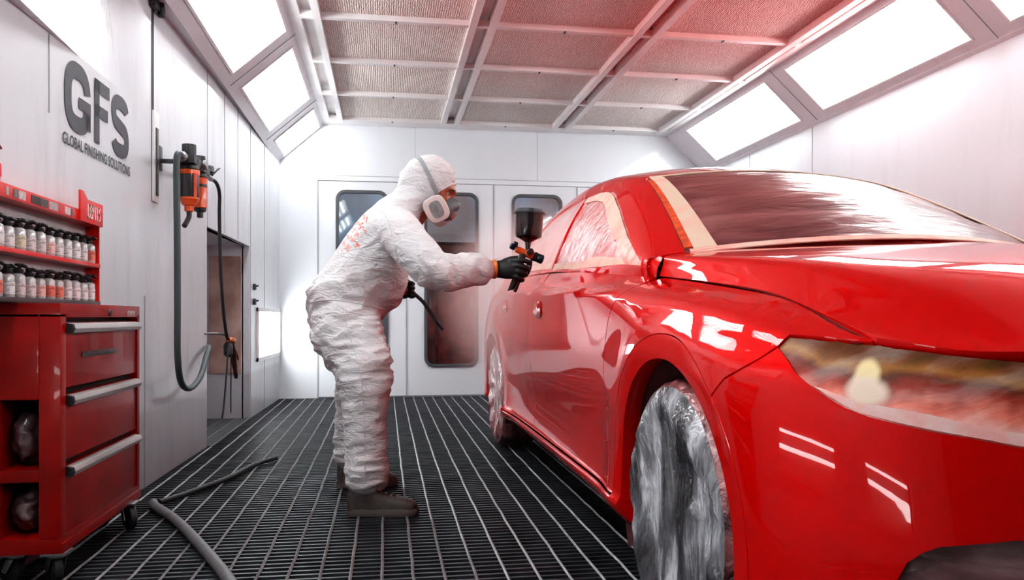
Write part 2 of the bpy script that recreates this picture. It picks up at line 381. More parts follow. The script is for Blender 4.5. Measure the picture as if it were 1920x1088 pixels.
wall_lamp(0.85, 1.95, 0.42, 0.78, 'low two tube lamp in the left wall beside the tool cart, reflected in the fender', (0.53, 0.67), M_dimhouse)
# wall seams
def lseam(y, z0, z1, w=0.004, m=M_seam, nm='trim_7'): MB().box(xl(y) - 0.01, xl(y) + 0.0025, y - w, y + w, z0, z1).build(nm, m, kind='structure')
for y, z0, z1 in ((2.95, 1.5, 1.77), (3.97, 0, 0.9), (5.18, 1.36, ZW), (5.66, 1.37, ZW), (6.1, 1.37, ZW), (6.585, 0, ZW), (7.24, 0, 0.43), (7.24, 0.88, ZW)): lseam(y, z0, z1)
lseam(4.09, 1.36, ZW, 0.016, M_dark)
t = thing('door_latch_strip', 'dark vertical steel latch strip on the left wall below the seam', 'latch', (xl(4.1), 4.1, 1.36))
MB().box(xl(4.1) - 0.002, xl(4.1) + 0.012, 4.075, 4.16, 1.36, 1.80).build('plate', M_rail, t, bevel=0.003)
MB().box(xl(4.1) + 0.01, xl(4.1) + 0.018, 4.10, 4.135, 1.39, 1.72).build('bar', M_trimdark, t, bevel=0.003)
t = thing('door_hinge', 'dark metal hinge block at the top of the left wall', 'hinge', (xl(4.13), 4.13, 2.26))
MB().box(xl(4.13), xl(4.13) + 0.03, 4.03, 4.2, 2.285, 2.40).build('block', M_trimdark, t, bevel=0.006)
MB().tube([(xl(4.13) + 0.03, 4.12, 2.27), (xl(4.13) + 0.03, 4.12, 2.38)], 0.016, 10).build('pin', M_dark, t, smooth=True)
for y in (2.1, 3.45, 3.53, 5.9, 7.0): MB().box(XR - 0.003, XR + 0.01, y - 0.004, y + 0.004, 0, ZW).build('trim_8', M_seam, kind='structure')
for x in (0.3, 1.55): MB().box(x - 0.003, x + 0.003, YB - 0.003, YB + 0.01, DZ + 0.01, ZC).build('trim_9', mat('seam_light', rgb(190, 192, 198), 0.6) if x < 1 else bpy.data.materials['seam_light'], kind='structure')
MB().box(DX[0] - 0.02, DX[-1] + 0.02, YB - 0.006, YB + 0.01, DZ, DZ + 0.045).build('trim_10', M_wallb, kind='structure')
MB().box(DX[0] - 0.03, DX[-1] + 0.03, YB - 0.003, YB + 0.01, DZ + 0.044, DZ + 0.052).build('trim_11', M_seam, kind='structure')
# ---- folding doors with windows
def rrect(x0, x1, z0, z1, r, n=7):
    out = []
    for cx, cz, a0 in ((x1 - r, z1 - r, 0), (x0 + r, z1 - r, 90), (x0 + r, z0 + r, 180), (x1 - r, z0 + r, 270)):
        for k in range(n + 1):
            a = math.radians(a0 + 90 * k / n); out.append((cx + r * math.cos(a), cz + r * math.sin(a)))
    return out
def glass_mat():
    m = bpy.data.materials.new('door_glass'); t = NT(m)
    out = t.n('ShaderNodeOutputMaterial'); b = t.n('ShaderNodeBsdfPrincipled'); t.l(b.outputs[0], out.inputs[0])
    b.inputs['Roughness'].default_value = 0.03; b.inputs['Transmission Weight'].default_value = 1.0; b.inputs['IOR'].default_value = 1.45
    b.inputs['Base Color'].default_value = (0.92, 0.95, 0.97, 1); b.inputs['Coat Weight'].default_value = 0.0
    # thin pane: shadow-free mix with transparency keeps the room behind visible
    tr = t.n('ShaderNodeBsdfTransparent'); gl = t.n('ShaderNodeBsdfGlossy'); gl.inputs['Roughness'].default_value = 0.03
    fr = t.n('ShaderNodeFresnel'); fr.inputs['IOR'].default_value = 1.7
    mx = t.n('ShaderNodeMixShader'); t.l(fr.outputs[0], mx.inputs[0]); t.l(tr.outputs[0], mx.inputs[1]); t.l(gl.outputs[0], mx.inputs[2]); t.l(mx.outputs[0], out.inputs[0])
    return m
M_glass = glass_mat(); M_gasket = mat('black_rubber_gasket', rgb(66, 68, 72), 0.5)
WX = [(-0.477, 0.026), (0.396, 0.933), (1.288, 1.805), (2.16, 2.67)]
def door_leaf(i):
    x0, x1 = DX[i] + 0.004, DX[i + 1] - 0.004; wx0, wx1 = WX[i]; wz0, wz1 = 0.30, 2.058
    root = MB(); hole = rrect(wx0, wx1, wz0, wz1, 0.09)
    outer = [(x0, 0.012), (x1, 0.012), (x1, DZ - 0.004), (x0, DZ - 0.004)]
    pts = outer + hole; ed = [(k, (k + 1) % 4) for k in range(4)] + [(4 + k, 4 + (k + 1) % len(hole)) for k in range(len(hole))]
    vs, _, fs, _, _, _ = delaunay_2d_cdt([Vector(p) for p in pts], ed, [], 1, 1e-6)
    cx, cz = (wx0 + wx1) / 2, (wz0 + wz1) / 2
    def inside(p):
        n = len(hole); c = False
        for a in range(n):
            (xa, za), (xb, zb) = hole[a], hole[(a + 1) % n]
            if (za > p[1]) != (zb > p[1]) and p[0] < (xb - xa) * (p[1] - za) / (zb - za) + xa: c = not c
        return c
    tri = [f for f in fs if not inside((sum(vs[q].x for q in f) / len(f), sum(vs[q].y for q in f) / len(f)))]
    root.add([(p.x, YB + 0.004, p.y) for p in vs], tri)
    root.rings([[(p[0], YB + 0.004, p[1]) for p in hole], [(p[0], YB + 0.04, p[1]) for p in hole]], cap=False)
    o = root.build(f'door_{i+1}', M_wallb, origin=((x0 + x1) / 2, YB, 0), kind='structure')
    g = MB(); inn = rrect(wx0 + 0.024, wx1 - 0.024, wz0 + 0.024, wz1 - 0.024, 0.068)
    outr = rrect(wx0 - 0.006, wx1 + 0.006, wz0 - 0.006, wz1 + 0.006, 0.095)
    g.rings([[(p[0], YB + 0.01, p[1]) for p in outr], [(p[0], YB - 0.012, p[1]) for p in outr], [(p[0], YB - 0.012, p[1]) for p in inn], [(p[0], YB + 0.03, p[1]) for p in inn]], cap=False)
    g.build('window_gasket', M_gasket, o, smooth=True)
    pn = MB(); pn.add([(p[0], YB + 0.022, p[1]) for p in inn], [tuple(range(len(inn)))]); pn.build('window_pane', M_glass, o)
    if i == 0:
        h = MB(); h.box(0.115, 0.145, YB - 0.012, YB + 0.004, 0.93, 1.06); h.tube([(0.13, YB - 0.05, 1.02), (0.13, YB, 1.02)], 0.01, 8); h.box(0.075, 0.14, YB - 0.06, YB - 0.045, 1.008, 1.03)
        h.build('door_handle', M_trimdark, o, bevel=0.003)
    if i in (0, 2, 3):
        MB().box(DX[i + 1] - 0.004, DX[i + 1] + 0.004, YB + 0.006, YB + 0.02, 0, DZ).build('hinge_gap', M_dark, o)
    return o
for i in range(4): door_leaf(i)
for x in DX[:-1]: MB().box(x - 0.006, x + 0.006, YB - 0.001, YB + 0.02, 0, DZ).build('trim_12', M_seam, kind='structure')
# dim workshop behind the door windows
b = MB().box(-2.5, 4.5, 12.5, 12.6, -0.2, 4).box(-2.6, -2.5, 8.3, 12.5, -0.2, 4).box(4.5, 4.6, 8.3, 12.5, -0.2, 4).box(-2.5, 4.5, 8.3, 12.5, 3.4, 3.5)
b.build('wall_workshop', mat('workshop_wall', rgb(128, 142, 158), 0.8, noise_scale=1.0, col2=rgb(120, 100, 96), noise_amt=0.5), kind='structure')
MB().box(-2.5, 4.5, 8.2, 12.6, -0.25, -0.02).build('floor_workshop', mat('workshop_floor', rgb(150, 150, 152), 0.35, noise_scale=3, noise_amt=0.3), kind='structure')
for (x, y, wd, z) in ((0.2, 11.0, 1.8, 3.0), (2.6, 10.6, 1.6, 3.05)):
    t = thing('workshop_light', 'blue white strip light seen through the ' + ('first two door windows' if x < 1 else 'third door window'), 'light', (x, y, z))
    MB().box(x - wd / 2, x + wd / 2, y - 0.1, y + 0.1, z + 0.03, z + 0.09).build('housing', M_rail, t)
    MB().tube([(x - wd / 2 + 0.05, y, z + 0.015), (x + wd / 2 - 0.05, y, z + 0.015)], 0.03, 8).build('tube', mat('cool_tube', (1, 1, 1, 1), 0.3, emit=(0.75, 0.9, 1.0, 1), estr=120.0), t, smooth=True)
# ---- grating floor
M_grate = mat('steel_grating', rgb(70, 71, 76), 0.45, metal=0.35, noise_scale=5, noise_amt=0.5, ramp=(0.4, 0.7))
M_rod = mat('grating_rods', rgb(160, 158, 160), 0.4, metal=0.35, noise_scale=14, noise_amt=0.4)
b = MB(); y = YF
while y < YB: b.box(-1.28, XR, y, y + 0.012, -0.045, -0.002); y += 0.042
b.build('floor', M_grate, kind='structure')
b = MB(); x = -1.25; rr = random.Random(3)
while x < XR - 0.02:
    y = YF; x0 = x
    pts = []
    while y < YB:
        pts.append((x + rr.uniform(-0.0018, 0.0018), y, 0.0)); y += 0.12
    pts.append((x, YB, 0.0))
    b.tube(pts, 0.0052, 4); x += 0.0955
b.build('floor_rods', M_rod, kind='structure')
MB().box(-1.4, XR + 0.06, YF, YB + 0.1, -0.32, -0.30).build('floor_pit', mat('pit', rgb(30, 30, 33), 0.8), kind='structure')
# ================================================================== CAR
XC = 1.50
def pchip(x, y, xi):
    x = np.asarray(x, float); y = np.asarray(y, float); h = np.diff(x); d = np.diff(y) / h
    m = np.zeros_like(y); m[0] = d[0]; m[-1] = d[-1]
    for i in range(1, len(x) - 1):
        if d[i - 1] * d[i] > 0:
            w1 = 2 * h[i] + h[i - 1]; w2 = h[i] + 2 * h[i - 1]; m[i] = (w1 + w2) / (w1 / d[i - 1] + w2 / d[i])
    i = np.clip(np.searchsorted(x, xi) - 1, 0, len(x) - 2); t = (xi - x[i]) / h[i]
    return ((1 + 2 * t) * (1 - t) ** 2) * y[i] + t * (1 - t) ** 2 * h[i] * m[i] + t * t * (3 - 2 * t) * y[i + 1] + t * t * (t - 1) * h[i] * m[i + 1]
def gblur(a, sig, axis):
    if sig <= 0: return a
    r = int(3 * sig + 1); k = np.exp(-0.5 * (np.arange(-r, r + 1) / sig) ** 2); k /= k.sum()
    a = np.moveaxis(a, axis, 0); n = a.shape[0]
    # odd reflection keeps end points and end slopes
    idx = np.arange(1, r + 1)
    pre = 2 * a[0] - a[np.minimum(idx[::-1], n - 1)]; post = 2 * a[-1] - a[np.maximum(n - 1 - idx, 0)]
    e = np.concatenate([pre, a, post]); out = np.zeros_like(a)
    for j, kk in enumerate(k): out += kk * e[j:j + n]
    return np.moveaxis(out, 0, axis)

class Grid:
    """dense smooth surface: positions over (a, b) parameters"""
    def __init__(self, a, bpar, P, flip=1):
        self.a = a; self.b = bpar; self.P = P
        da = np.gradient(P, axis=0); db = np.gradient(P, axis=1); N = np.cross(da, db) * flip
        self.N = N / np.maximum(np.linalg.norm(N, axis=2, keepdims=True), 1e-9)
    def _s(self, A, pa, pb):
        fa = np.clip((pa - self.a[0]) / (self.a[-1] - self.a[0]) * (len(self.a) - 1), 0, len(self.a) - 1.0001)
        fb = np.clip((pb - self.b[0]) / (self.b[-1] - self.b[0]) * (len(self.b) - 1), 0, len(self.b) - 1.0001)
        i = fa.astype(int); j = fb.astype(int); u = (fa - i)[:, None]; v = (fb - j)[:, None]
        return A[i, j] * (1 - u) * (1 - v) + A[i + 1, j] * u * (1 - v) + A[i, j + 1] * (1 - u) * v + A[i + 1, j + 1] * u * v
    def pos(self, pa, pb): return self._s(self.P, np.asarray(pa, float), np.asarray(pb, float))
    def nor(self, pa, pb):
        n = self._s(self.N, np.asarray(pa, float), np.asarray(pb, float)); return n / np.linalg.norm(n, axis=1, keepdims=True)

# ---- lower body: a plan curve from the tail along the side and round the nose, with a profile hung on it
plan = [(1.5, 6.10), (1.2, 6.08), (0.95, 6.0), (0.78, 5.82), (0.70, 5.55), (0.667, 5.25), (0.655, 4.9), (0.66, 4.5), (0.665, 3.9), (0.665, 3.2), (0.663, 2.6),
        (0.658, 2.2), (0.655, 1.84), (0.657, 1.6), (0.668, 1.42), (0.70, 1.27), (0.775, 1.15), (0.885, 1.065), (1.05, 1.0), (1.25, 0.965), (1.5, 0.955)]
pc = np.array(spline([(x, y, 0) for x, y in plan], 30))[:, :2]
L = np.concatenate([[0], np.cumsum(np.linalg.norm(np.diff(pc, axis=0), axis=1))])
NS = 1100; ss = np.linspace(0, L[-1], NS)
pc = np.stack([np.interp(ss, L, pc[:, 0]), np.interp(ss, L, pc[:, 1])], 1); pc = gblur(pc, 14, 0)
tg = np.gradient(pc, axis=0); tg /= np.linalg.norm(tg, axis=1, keepdims=True); inn = np.stack([-tg[:, 1], tg[:, 0]], 1)   # inward normal
def s_of(x, y):
    d = (pc[:, 0] - x) ** 2 + (pc[:, 1] - y) ** 2; return ss[int(np.argmin(d))]
# stations: (x, y on plan) then rows (z, inset); rows follow the sill edge, the waist, the crease and the top edge
ROWS = [
 ((1.5, 6.1),   [(.22,.10),(.27,.02),(.30,.0),(.34,.0),(.44,.0),(.58,.0),(.72,.01),(.84,.03),(.93,.05),(.96,.07),(1.0,.10)]),
 ((.70, 5.55),  [(.20,.08),(.25,.02),(.28,.0),(.31,.0),(.42,.0),(.58,.0),(.74,.0),(.87,.02),(.945,.05),(.975,.075),(1.015,.11)]),
 ((.655, 4.97), [(.19,.08),(.25,.02),(.28,.0),(.31,.0),(.42,.0),(.58,-.004),(.74,-.006),(.88,.012),(.945,.03),(.97,.055),(1.025,.09)]),
 ((.66, 4.4),   [(.185,.07),(.245,.01),(.268,.0),(.29,.022),(.41,.032),(.58,.012),(.73,.002),(.87,.005),(.932,.008),(.946,.038),(1.02,.078)]),
 ((.665, 3.6),  [(.185,.07),(.243,.01),(.266,.0),(.288,.024),(.40,.036),(.58,.014),(.72,.002),(.85,.003),(.912,.004),(.924,.034),(1.003,.074)]),
 ((.663, 2.8),  [(.185,.07),(.242,.01),(.265,.0),(.287,.024),(.40,.036),(.58,.014),(.72,.002),(.84,.003),(.89,.004),(.902,.032),(.965,.068)]),
 ((.658, 2.3),  [(.185,.07),(.242,.01),(.265,.0),(.285,.018),(.40,.022),(.58,.008),(.70,.0),(.80,.004),(.868,.016),(.892,.05),(.925,.138)]),
 ((.655, 1.95), [(.185,.06),(.242,.01),(.265,.0),(.29,.004),(.40,.004),(.58,.0),(.69,.0),(.752,.008),(.808,.034),(.852,.057),(.893,.160)]),
 ((.657, 1.62), [(.185,.06),(.242,.01),(.265,.0),(.29,.0),(.40,.0),(.55,.0),(.65,.0),(.715,.008),(.772,.034),(.815,.057),(.857,.175)]),
 ((.675, 1.38), [(.19,.05),(.24,.012),(.265,.002),(.29,.0),(.40,.0),(.53,.002),(.61,.004),(.675,.012),(.732,.038),(.772,.062),(.806,.155)]),
 ((.71, 1.245), [(.19,.05),(.24,.015),(.265,.004),(.30,.0),(.40,.002),(.51,.008),(.59,.014),(.66,.026),(.71,.045),(.745,.075),(.768,.105)]),
 ((.775, 1.15), [(.19,.05),(.24,.018),(.27,.006),(.31,.0),(.40,.002),(.50,.012),(.57,.020),(.64,.034),(.69,.050),(.73,.072),(.757,.095)]),
 ((.885, 1.065),[(.19,.05),(.24,.02),(.27,.008),(.31,.0),(.40,.002),(.49,.012),(.55,.022),(.62,.036),(.67,.050),(.712,.066),(.742,.082)]),
 ((1.05, 1.0),  [(.19,.05),(.24,.02),(.27,.008),(.31,.0),(.40,.002),(.48,.012),(.54,.022),(.60,.034),(.66,.048),(.70,.060),(.735,.07)]),
 ((1.5, .955),  [(.19,.05),(.24,.02),(.27,.008),(.31,.0),(.40,.0),(.48,.008),(.54,.016),(.60,.026),(.66,.04),(.71,.05),(.745,.06)]),
]
st = np.array([s_of(*r[0]) for r in ROWS]); RZv = np.array([[p[0] for p in r[1]] for r in ROWS]); RI = np.array([[p[1] for p in r[1]] for r in ROWS])
NTt = 320; tt = np.linspace(0, 1, NTt); nr = RZv.shape[1]; tk = np.array([0, .06, .09, .12, .25, .42, .58, .72, .82, .88, 1.0])
zz = np.stack([pchip(st, RZv[:, j], ss) for j in range(nr)], 1); ii = np.stack([pchip(st, RI[:, j], ss) for j in range(nr)], 1)
wS = np.clip((pc[:, 1] - 1.45) / 0.5, 0, 1)[:, None]; wS = wS * wS * (3 - 2 * wS)
zz = gblur(zz, 42, 0) * wS + gblur(zz, 15, 0) * (1 - wS); ii = gblur(ii, 42, 0) * wS + gblur(ii, 15, 0) * (1 - wS)
Zg = np.stack([pchip(tk, zz[k], tt) for k in range(NS)]); Ig = np.stack([pchip(tk, ii[k], tt) for k in range(NS)])
Zg = gblur(Zg, 1.5, 1); Ig = gblur(Ig, 1.5, 1)
# soft bulge of the fender and the haunch around the wheels
ysid = pc[:, 1][:, None]; side = (pc[:, 1] > 1.2)[:, None]
FW, RW = (1.84, 0.325), (4.95, 0.325)
for (wy, wz) in (FW, RW):
    r = np.sqrt((ysid - wy) ** 2 + (Zg - 0.31) ** 2); Ig = Ig - side * 0.012 * np.exp(-((r - 0.47) / 0.12) ** 2) * (Zg > .2)
# soft dent line on the lower door and pressed line on the bumper corner
Pg = np.stack([pc[:, 0][:, None] + inn[:, 0][:, None] * Ig, pc[:, 1][:, None] + inn[:, 1][:, None] * Ig, Zg], 2)
SK = Grid(ss, tt, Pg, 1)
if SK.N[500, 160, 0] > 0: SK.N = -SK.N
def sk_t(s, z):
    k = np.clip((np.asarray(s) / ss[-1] * (NS - 1)).round().astype(int), 0, NS - 1)
    return np.array([np.interp(zv, Zg[kk], tt) for kk, zv in zip(k, np.atleast_1d(z))])
SIDE = (pc[:, 1] > 1.05) & (pc[:, 1] < 6.0)
def s_y(y): return np.interp(-np.asarray(y, float), -pc[120:1000, 1], ss[120:1000])   # plan y decreases along s

# ---- greenhouse: belt - rail - centre line, columns from the pillar foot to the tail
GV = [ # y_rail, x_rail, z_rail, y_belt, x_belt, z_belt, crown, bow
 (2.27, .806, .975, 2.21, .786, .908, .045, .22),
 (2.42, .836, 1.055, 2.40, .770, .920, .046, .20),
 (2.65, .882, 1.175, 2.62, .752, .940, .046, .16),
 (2.95, .935, 1.318, 2.92, .740, .962, .046, .05),
 (3.10, .950, 1.362, 3.10, .738, .970, .052, .0),
 (3.40, .960, 1.405, 3.40, .736, .993, .062, .0),
 (3.80, .960, 1.425, 3.80, .740, 1.006, .062, .0),
 (4.30, .953, 1.400, 4.30, .742, 1.016, .060, .0),
 (4.75, .938, 1.318, 4.75, .748, 1.024, .055, .05),
 (5.20, .915, 1.185, 5.20, .765, 1.024, .048, .10),
 (5.60, .885, 1.085, 5.60, .82, 1.015, .04, .08),
 (6.00, .98, 1.01, 6.00, 1.0, .985, .03, .0)]
GA = np.array(GV); vk = np.linspace(0, 1, len(GV)); NV = 520; vv = np.linspace(0, 1, NV)
gc = np.stack([pchip(vk, GA[:, j], vv) for j in range(8)], 1); gc = gblur(gc, 9, 0)
NG = 300; tg2 = np.linspace(0, 1, NG); TR = 0.42
Gp = np.zeros((NV, NG, 3))
for k in range(NV):
    yr, xr, zr, yb_, xb, zb, cr, bw = gc[k]
    P = np.zeros((NG, 3))
    for j, t in enumerate(tg2):
        if t <= TR:
            q = t / TR; bow = 0.022 * math.sin(PI * q)
            P[j] = (xb + (xr - xb) * q - bow, yb_ + (yr - yb_) * q, zb + (zr - zb) * q + bow * 0.4)
        else:
            q = (t - TR) / (1 - TR); e = 1 - (1 - q) ** 2
            P[j] = (xr + (XC - xr) * q, yr - bw * e, zr + cr * e)
    Gp[k] = P
Gp = gblur(Gp, 7.0, 1)
Gp[:, -1, 0] = XC
GH = Grid(vv, tg2, Gp, 1)
if GH.N[200, 290, 2] < 0: GH.N = -GH.N
GH.N[:, -1, 0] = 0; GH.N /= np.linalg.norm(GH.N, axis=2, keepdims=True)
def gh_inv(y, z):
    """side glass point (y, z) -> (v, t)"""
    sub = Gp[:, :int(NG * TR) + 1]; d = (sub[:, :, 1] - y) ** 2 + (sub[:, :, 2] - z) ** 2
    i, j = np.unravel_index(np.argmin(d), d.shape); return vv[i], tg2[j]

# ---- bonnet: seam - crease - centre line
def seam_pt(y):
    r = Pg[380:1000, -1]; return (float(np.interp(-y, -r[:, 1], r[:, 0])), y, float(np.interp(-y, -r[:, 1], r[:, 2])) + .001)
S4 = tuple(Pg[int(round(5.467 / ss[-1] * (NS - 1))), -1] + np.array([0, 0, .002]))
def side_row(y, yc, xc_, zc_, sh, ce):
    s_ = seam_pt(y); mid = ((s_[0] + xc_) / 2 - .003, (y + yc) / 2, (s_[2] + zc_) / 2 + .002); return [s_, mid, (xc_, yc, zc_), sh, ce]
HR = [ # seam, side middle, crease, shoulder, centre
 [(seam_pt(2.25)[0] + .004, 2.262, seam_pt(2.25)[2]), (.808,2.262,.952), (.816,2.265,.978), (1.08,2.16,1.002), (1.5,2.07,1.014)],
 side_row(1.93, 1.92, .849, .950, (1.12,1.86,.978), (1.5,1.80,.988)),
 side_row(1.62, 1.60, .888, .916, (1.17,1.56,.940), (1.5,1.52,.950)),
 side_row(1.393, 1.36, .938, .876, (1.22,1.31,.898), (1.5,1.28,.906)),
 [S4, (.935,1.140,.7450), (1.06,1.075,.748), (1.28,1.03,.765), (1.5,1.01,.772)]]
HA = np.array(HR); hk = np.array([0, .26, .50, .72, 1.0]); NH = 300; hv = np.linspace(0, 1, NH)
hrow = np.stack([np.stack([pchip(hk, HA[:, r, c], hv) for c in range(3)], 1) for r in range(5)], 1)
hrow = gblur(hrow, 13, 0)
NU = 260; hu = np.linspace(0, 1, NU); uk = np.array([0, .11, .22, .56, 1.0])
Hp = np.stack([np.stack([pchip(uk, hrow[k, :, c], hu) for c in range(3)], 1) for k in range(NH)])
Hp = gblur(Hp, 2.6, 1); Hp[:, -1, 0] = XC
HD = Grid(hv, hu, Hp, 1)
if HD.N[150, 250, 2] < 0: HD.N = -HD.N
HD.N[:, -1, 0] = 0; HD.N /= np.linalg.norm(HD.N, axis=2, keepdims=True)

# ---- panels cut out of the surfaces
def dens(poly, step):
    out = []
    n = len(poly)
    for i in range(n):
        a = np.array(poly[i], float); c = np.array(poly[(i + 1) % n], float); k = max(1, int(np.ceil(np.linalg.norm((c - a) / step))))
        for q in range(k): out.append(tuple(a + (c - a) * q / k))
    return out
def in_poly(p, poly):
    x, y = p; c = False; n = len(poly)
    for i in range(n):
        xa, ya = poly[i]; xb, yb_ = poly[(i + 1) % n]
        if (ya > y) != (yb_ > y) and x < (xb - xa) * (y - ya) / (yb_ - ya) + xa: c = not c
    return c
def in_mask(px, py, poly):
    c = np.zeros(px.shape, bool); n = len(poly)
    for i in range(n):
        xa, ya = poly[i]; xb, yb_ = poly[(i + 1) % n]
        if ya == yb_: continue
        hit = ((ya > py) != (yb_ > py)) & (px < (xb - xa) * (py - ya) / (yb_ - ya) + xa); c ^= hit
    return c
def shrink(poly, g, metric):
    """move a dense outline inward by g metres (metric: metres per parameter)"""
    P = np.array(poly) * metric; n = len(P); A = 0.5 * np.sum(P[:, 0] * np.roll(P[:, 1], -1) - np.roll(P[:, 0], -1) * P[:, 1])
    d1 = P - np.roll(P, 1, 0); d2 = np.roll(P, -1, 0) - P
    d1 /= np.maximum(np.linalg.norm(d1, axis=1, keepdims=True), 1e-9); d2 /= np.maximum(np.linalg.norm(d2, axis=1, keepdims=True), 1e-9)
    n1 = np.stack([-d1[:, 1], d1[:, 0]], 1); n2 = np.stack([-d2[:, 1], d2[:, 0]], 1); m = n1 + n2; m /= np.maximum(np.linalg.norm(m, axis=1, keepdims=True), 1e-9)
    c = np.maximum((m * n1).sum(1, keepdims=True), 0.4)
    return [tuple(q) for q in (P + m * g / c * (1 if A > 0 else -1)) / metric]

def panel(name, grid, poly, m, parent, metric=(1, 1), step=0.02, holes=(), gap=0.0022, flange=0.018, to_param=None, mirror=False, lift=0.0, wr=None, both=True, center=False, label=None):
    """poly in (p, q); to_param maps to the grid's parameters; flange closes the edge inwards"""
    metric = np.array(metric, float); stp = np.array([step, step]) / metric
    out = dens(poly, stp)
    if gap: out = shrink(out, gap, metric)
    hl = [shrink(dens(h, stp), -gap, metric) if gap else dens(h, stp) for h in holes]
    pts = list(out); ed = [(k, (k + 1) % len(out)) for k in range(len(out))]; loops = [list(range(len(out)))]
    for h in hl:
        b0 = len(pts); pts += h; ed += [(b0 + k, b0 + (k + 1) % len(h)) for k in range(len(h))]; loops.append(list(range(b0, b0 + len(h))))
    A = np.array(out); mn, mx = A.min(0), A.max(0)
    gx, gy = np.meshgrid(np.arange(mn[0] + stp[0] / 2, mx[0], stp[0]), np.arange(mn[1] + stp[1] / 2, mx[1], stp[1]), indexing='ij')
    gx[:, 1::2] += stp[0] * 0.5
    gx = gx.ravel(); gy = gy.ravel()
    ok = in_mask(gx, gy, out)
    for h in hl: ok &= ~in_mask(gx, gy, h)
    # keep grid points away from the outline
    B = np.array(pts) / stp; G = np.stack([gx, gy], 1)[ok] / stp
    keep = np.ones(len(G), bool)
    for i in range(0, len(G), 2000):
        d = ((G[i:i + 2000, None, :] - B[None]) ** 2).sum(2).min(1); keep[i:i + 2000] = d > 0.2
    G = G[keep] * stp
    allp = np.array(pts + [tuple(g) for g in G])
    vs, _, fs, _, _, _ = delaunay_2d_cdt([Vector(p / stp) for p in allp], ed, [], 0, 1e-7)
    V = np.array([(v.x, v.y) for v in vs]) * stp
    F = np.array([f for f in fs if len(f) == 3]); cen = V[F].mean(1)
    ok = in_mask(cen[:, 0], cen[:, 1], out)
    for h in hl: ok &= ~in_mask(cen[:, 0], cen[:, 1], h)
    F = F[ok]
    pa, pb = to_param(V[:, 0], V[:, 1]) if to_param else (V[:, 0], V[:, 1])
    P = grid.pos(pa, pb); N = grid.nor(pa, pb)
    if wr is not None: P, N = wr(P, N, V)
    P = P + N * lift
    # orient faces along N
    fn = np.cross(P[F[:, 1]] - P[F[:, 0]], P[F[:, 2]] - P[F[:, 0]]); flip = (fn * N[F].sum(1)).sum(1) < 0
    F[flip] = F[flip][:, ::-1]
    verts = [tuple(p) for p in P]; nors = [tuple(q) for q in N]; faces = [tuple(f) for f in F]
    # boundary flange
    if flange:
        cnt = {}
        for f in faces:
            for a, c in ((f[0], f[1]), (f[1], f[2]), (f[2], f[0])): cnt[(a, c)] = 1
        for (a, c) in list(cnt):
            if (c, a) not in cnt:
                if center and abs(P[a][0] - XC) < 0.004 and abs(P[c][0] - XC) < 0.004: continue
                e = Vector(P[c] - P[a]); nn = Vector(N[a] + N[c]).normalized()
                if e.length < 1e-9: continue
                sn = e.normalized().cross(nn); b0 = len(verts)
                for q in (a, c):
                    verts.append(tuple(P[q])); nors.append(tuple((sn + nn * 0.55).normalized()))
                for q in (a, c):
                    verts.append(tuple(P[q] - N[q] * flange)); nors.append(tuple(sn))
                faces.append((b0 + 1, b0, b0 + 2, b0 + 3))
    return mesh_n(name, verts, faces, nors, m, parent, center, mirror, label)

def mesh_n(name, verts, faces, nors, m, parent, center=False, mirror=False, label=None):
    off = worldloc(parent) if parent is not None else Vector((0, 0, 0))
    res = []
    def mk(vs, fs, ns):
        me = bpy.data.meshes.new(name); me.from_pydata([(v[0] - off.x, v[1] - off.y, v[2] - off.z) for v in vs], [], fs); me.update()
        for mm in (m if isinstance(m, (list, tuple)) else [m]): me.materials.append(mm)
        me.shade_smooth(); me.normals_split_custom_set_from_vertices([Vector(q) for q in ns])
        o = fin(bpy.data.objects.new(name, me), parent)
        if label: o['label'] = label
        res.append(o)
    mv = [(2 * XC - v[0], v[1], v[2]) for v in verts]; mf = [tuple(reversed(f)) for f in faces]; mn_ = [(-q[0], q[1], q[2]) for q in nors]
    if center:
        n = len(verts); mk(verts + mv, faces + [tuple(i + n for i in f) for f in mf], nors + mn_)
    else:
        mk(verts, faces, nors)
        if mirror: mk(mv, mf, mn_)
    return res

# ---- materials of the car
def paint():
    m = bpy.data.materials.new('wet_red_paint'); t = NT(m)
    out = t.n('ShaderNodeOutputMaterial'); b = t.n('ShaderNodeBsdfPrincipled'); t.l(b.outputs[0], out.inputs[0])
    b.inputs['Base Color'].default_value = (0.56, 0.001, 0.001, 1); b.inputs['Roughness'].default_value = 0.4; b.inputs['Metallic'].default_value = 0.2; b.inputs['Specular IOR Level'].default_value = 0.0
    b.inputs['Coat Weight'].default_value = 1.0; b.inputs['Coat Roughness'].default_value = 0.015; b.inputs['Coat IOR'].default_value = 1.4
    tc = t.n('ShaderNodeTexCoord'); nz = t.n('ShaderNodeTexNoise'); nz.inputs['Scale'].default_value = 7; nz.inputs['Detail'].default_value = 1; t.l(tc.outputs['Object'], nz.inputs['Vector'])
    bp = t.n('ShaderNodeBump'); bp.inputs['Strength'].default_value = 0.04; bp.inputs['Distance'].default_value = 0.003; t.l(nz.outputs['Fac'], bp.inputs['Height']); t.l(bp.outputs[0], b.inputs['Coat Normal'])
    return m
M_paint = paint()
M_under = mat('underbody_black', rgb(26, 22, 22), 0.8)
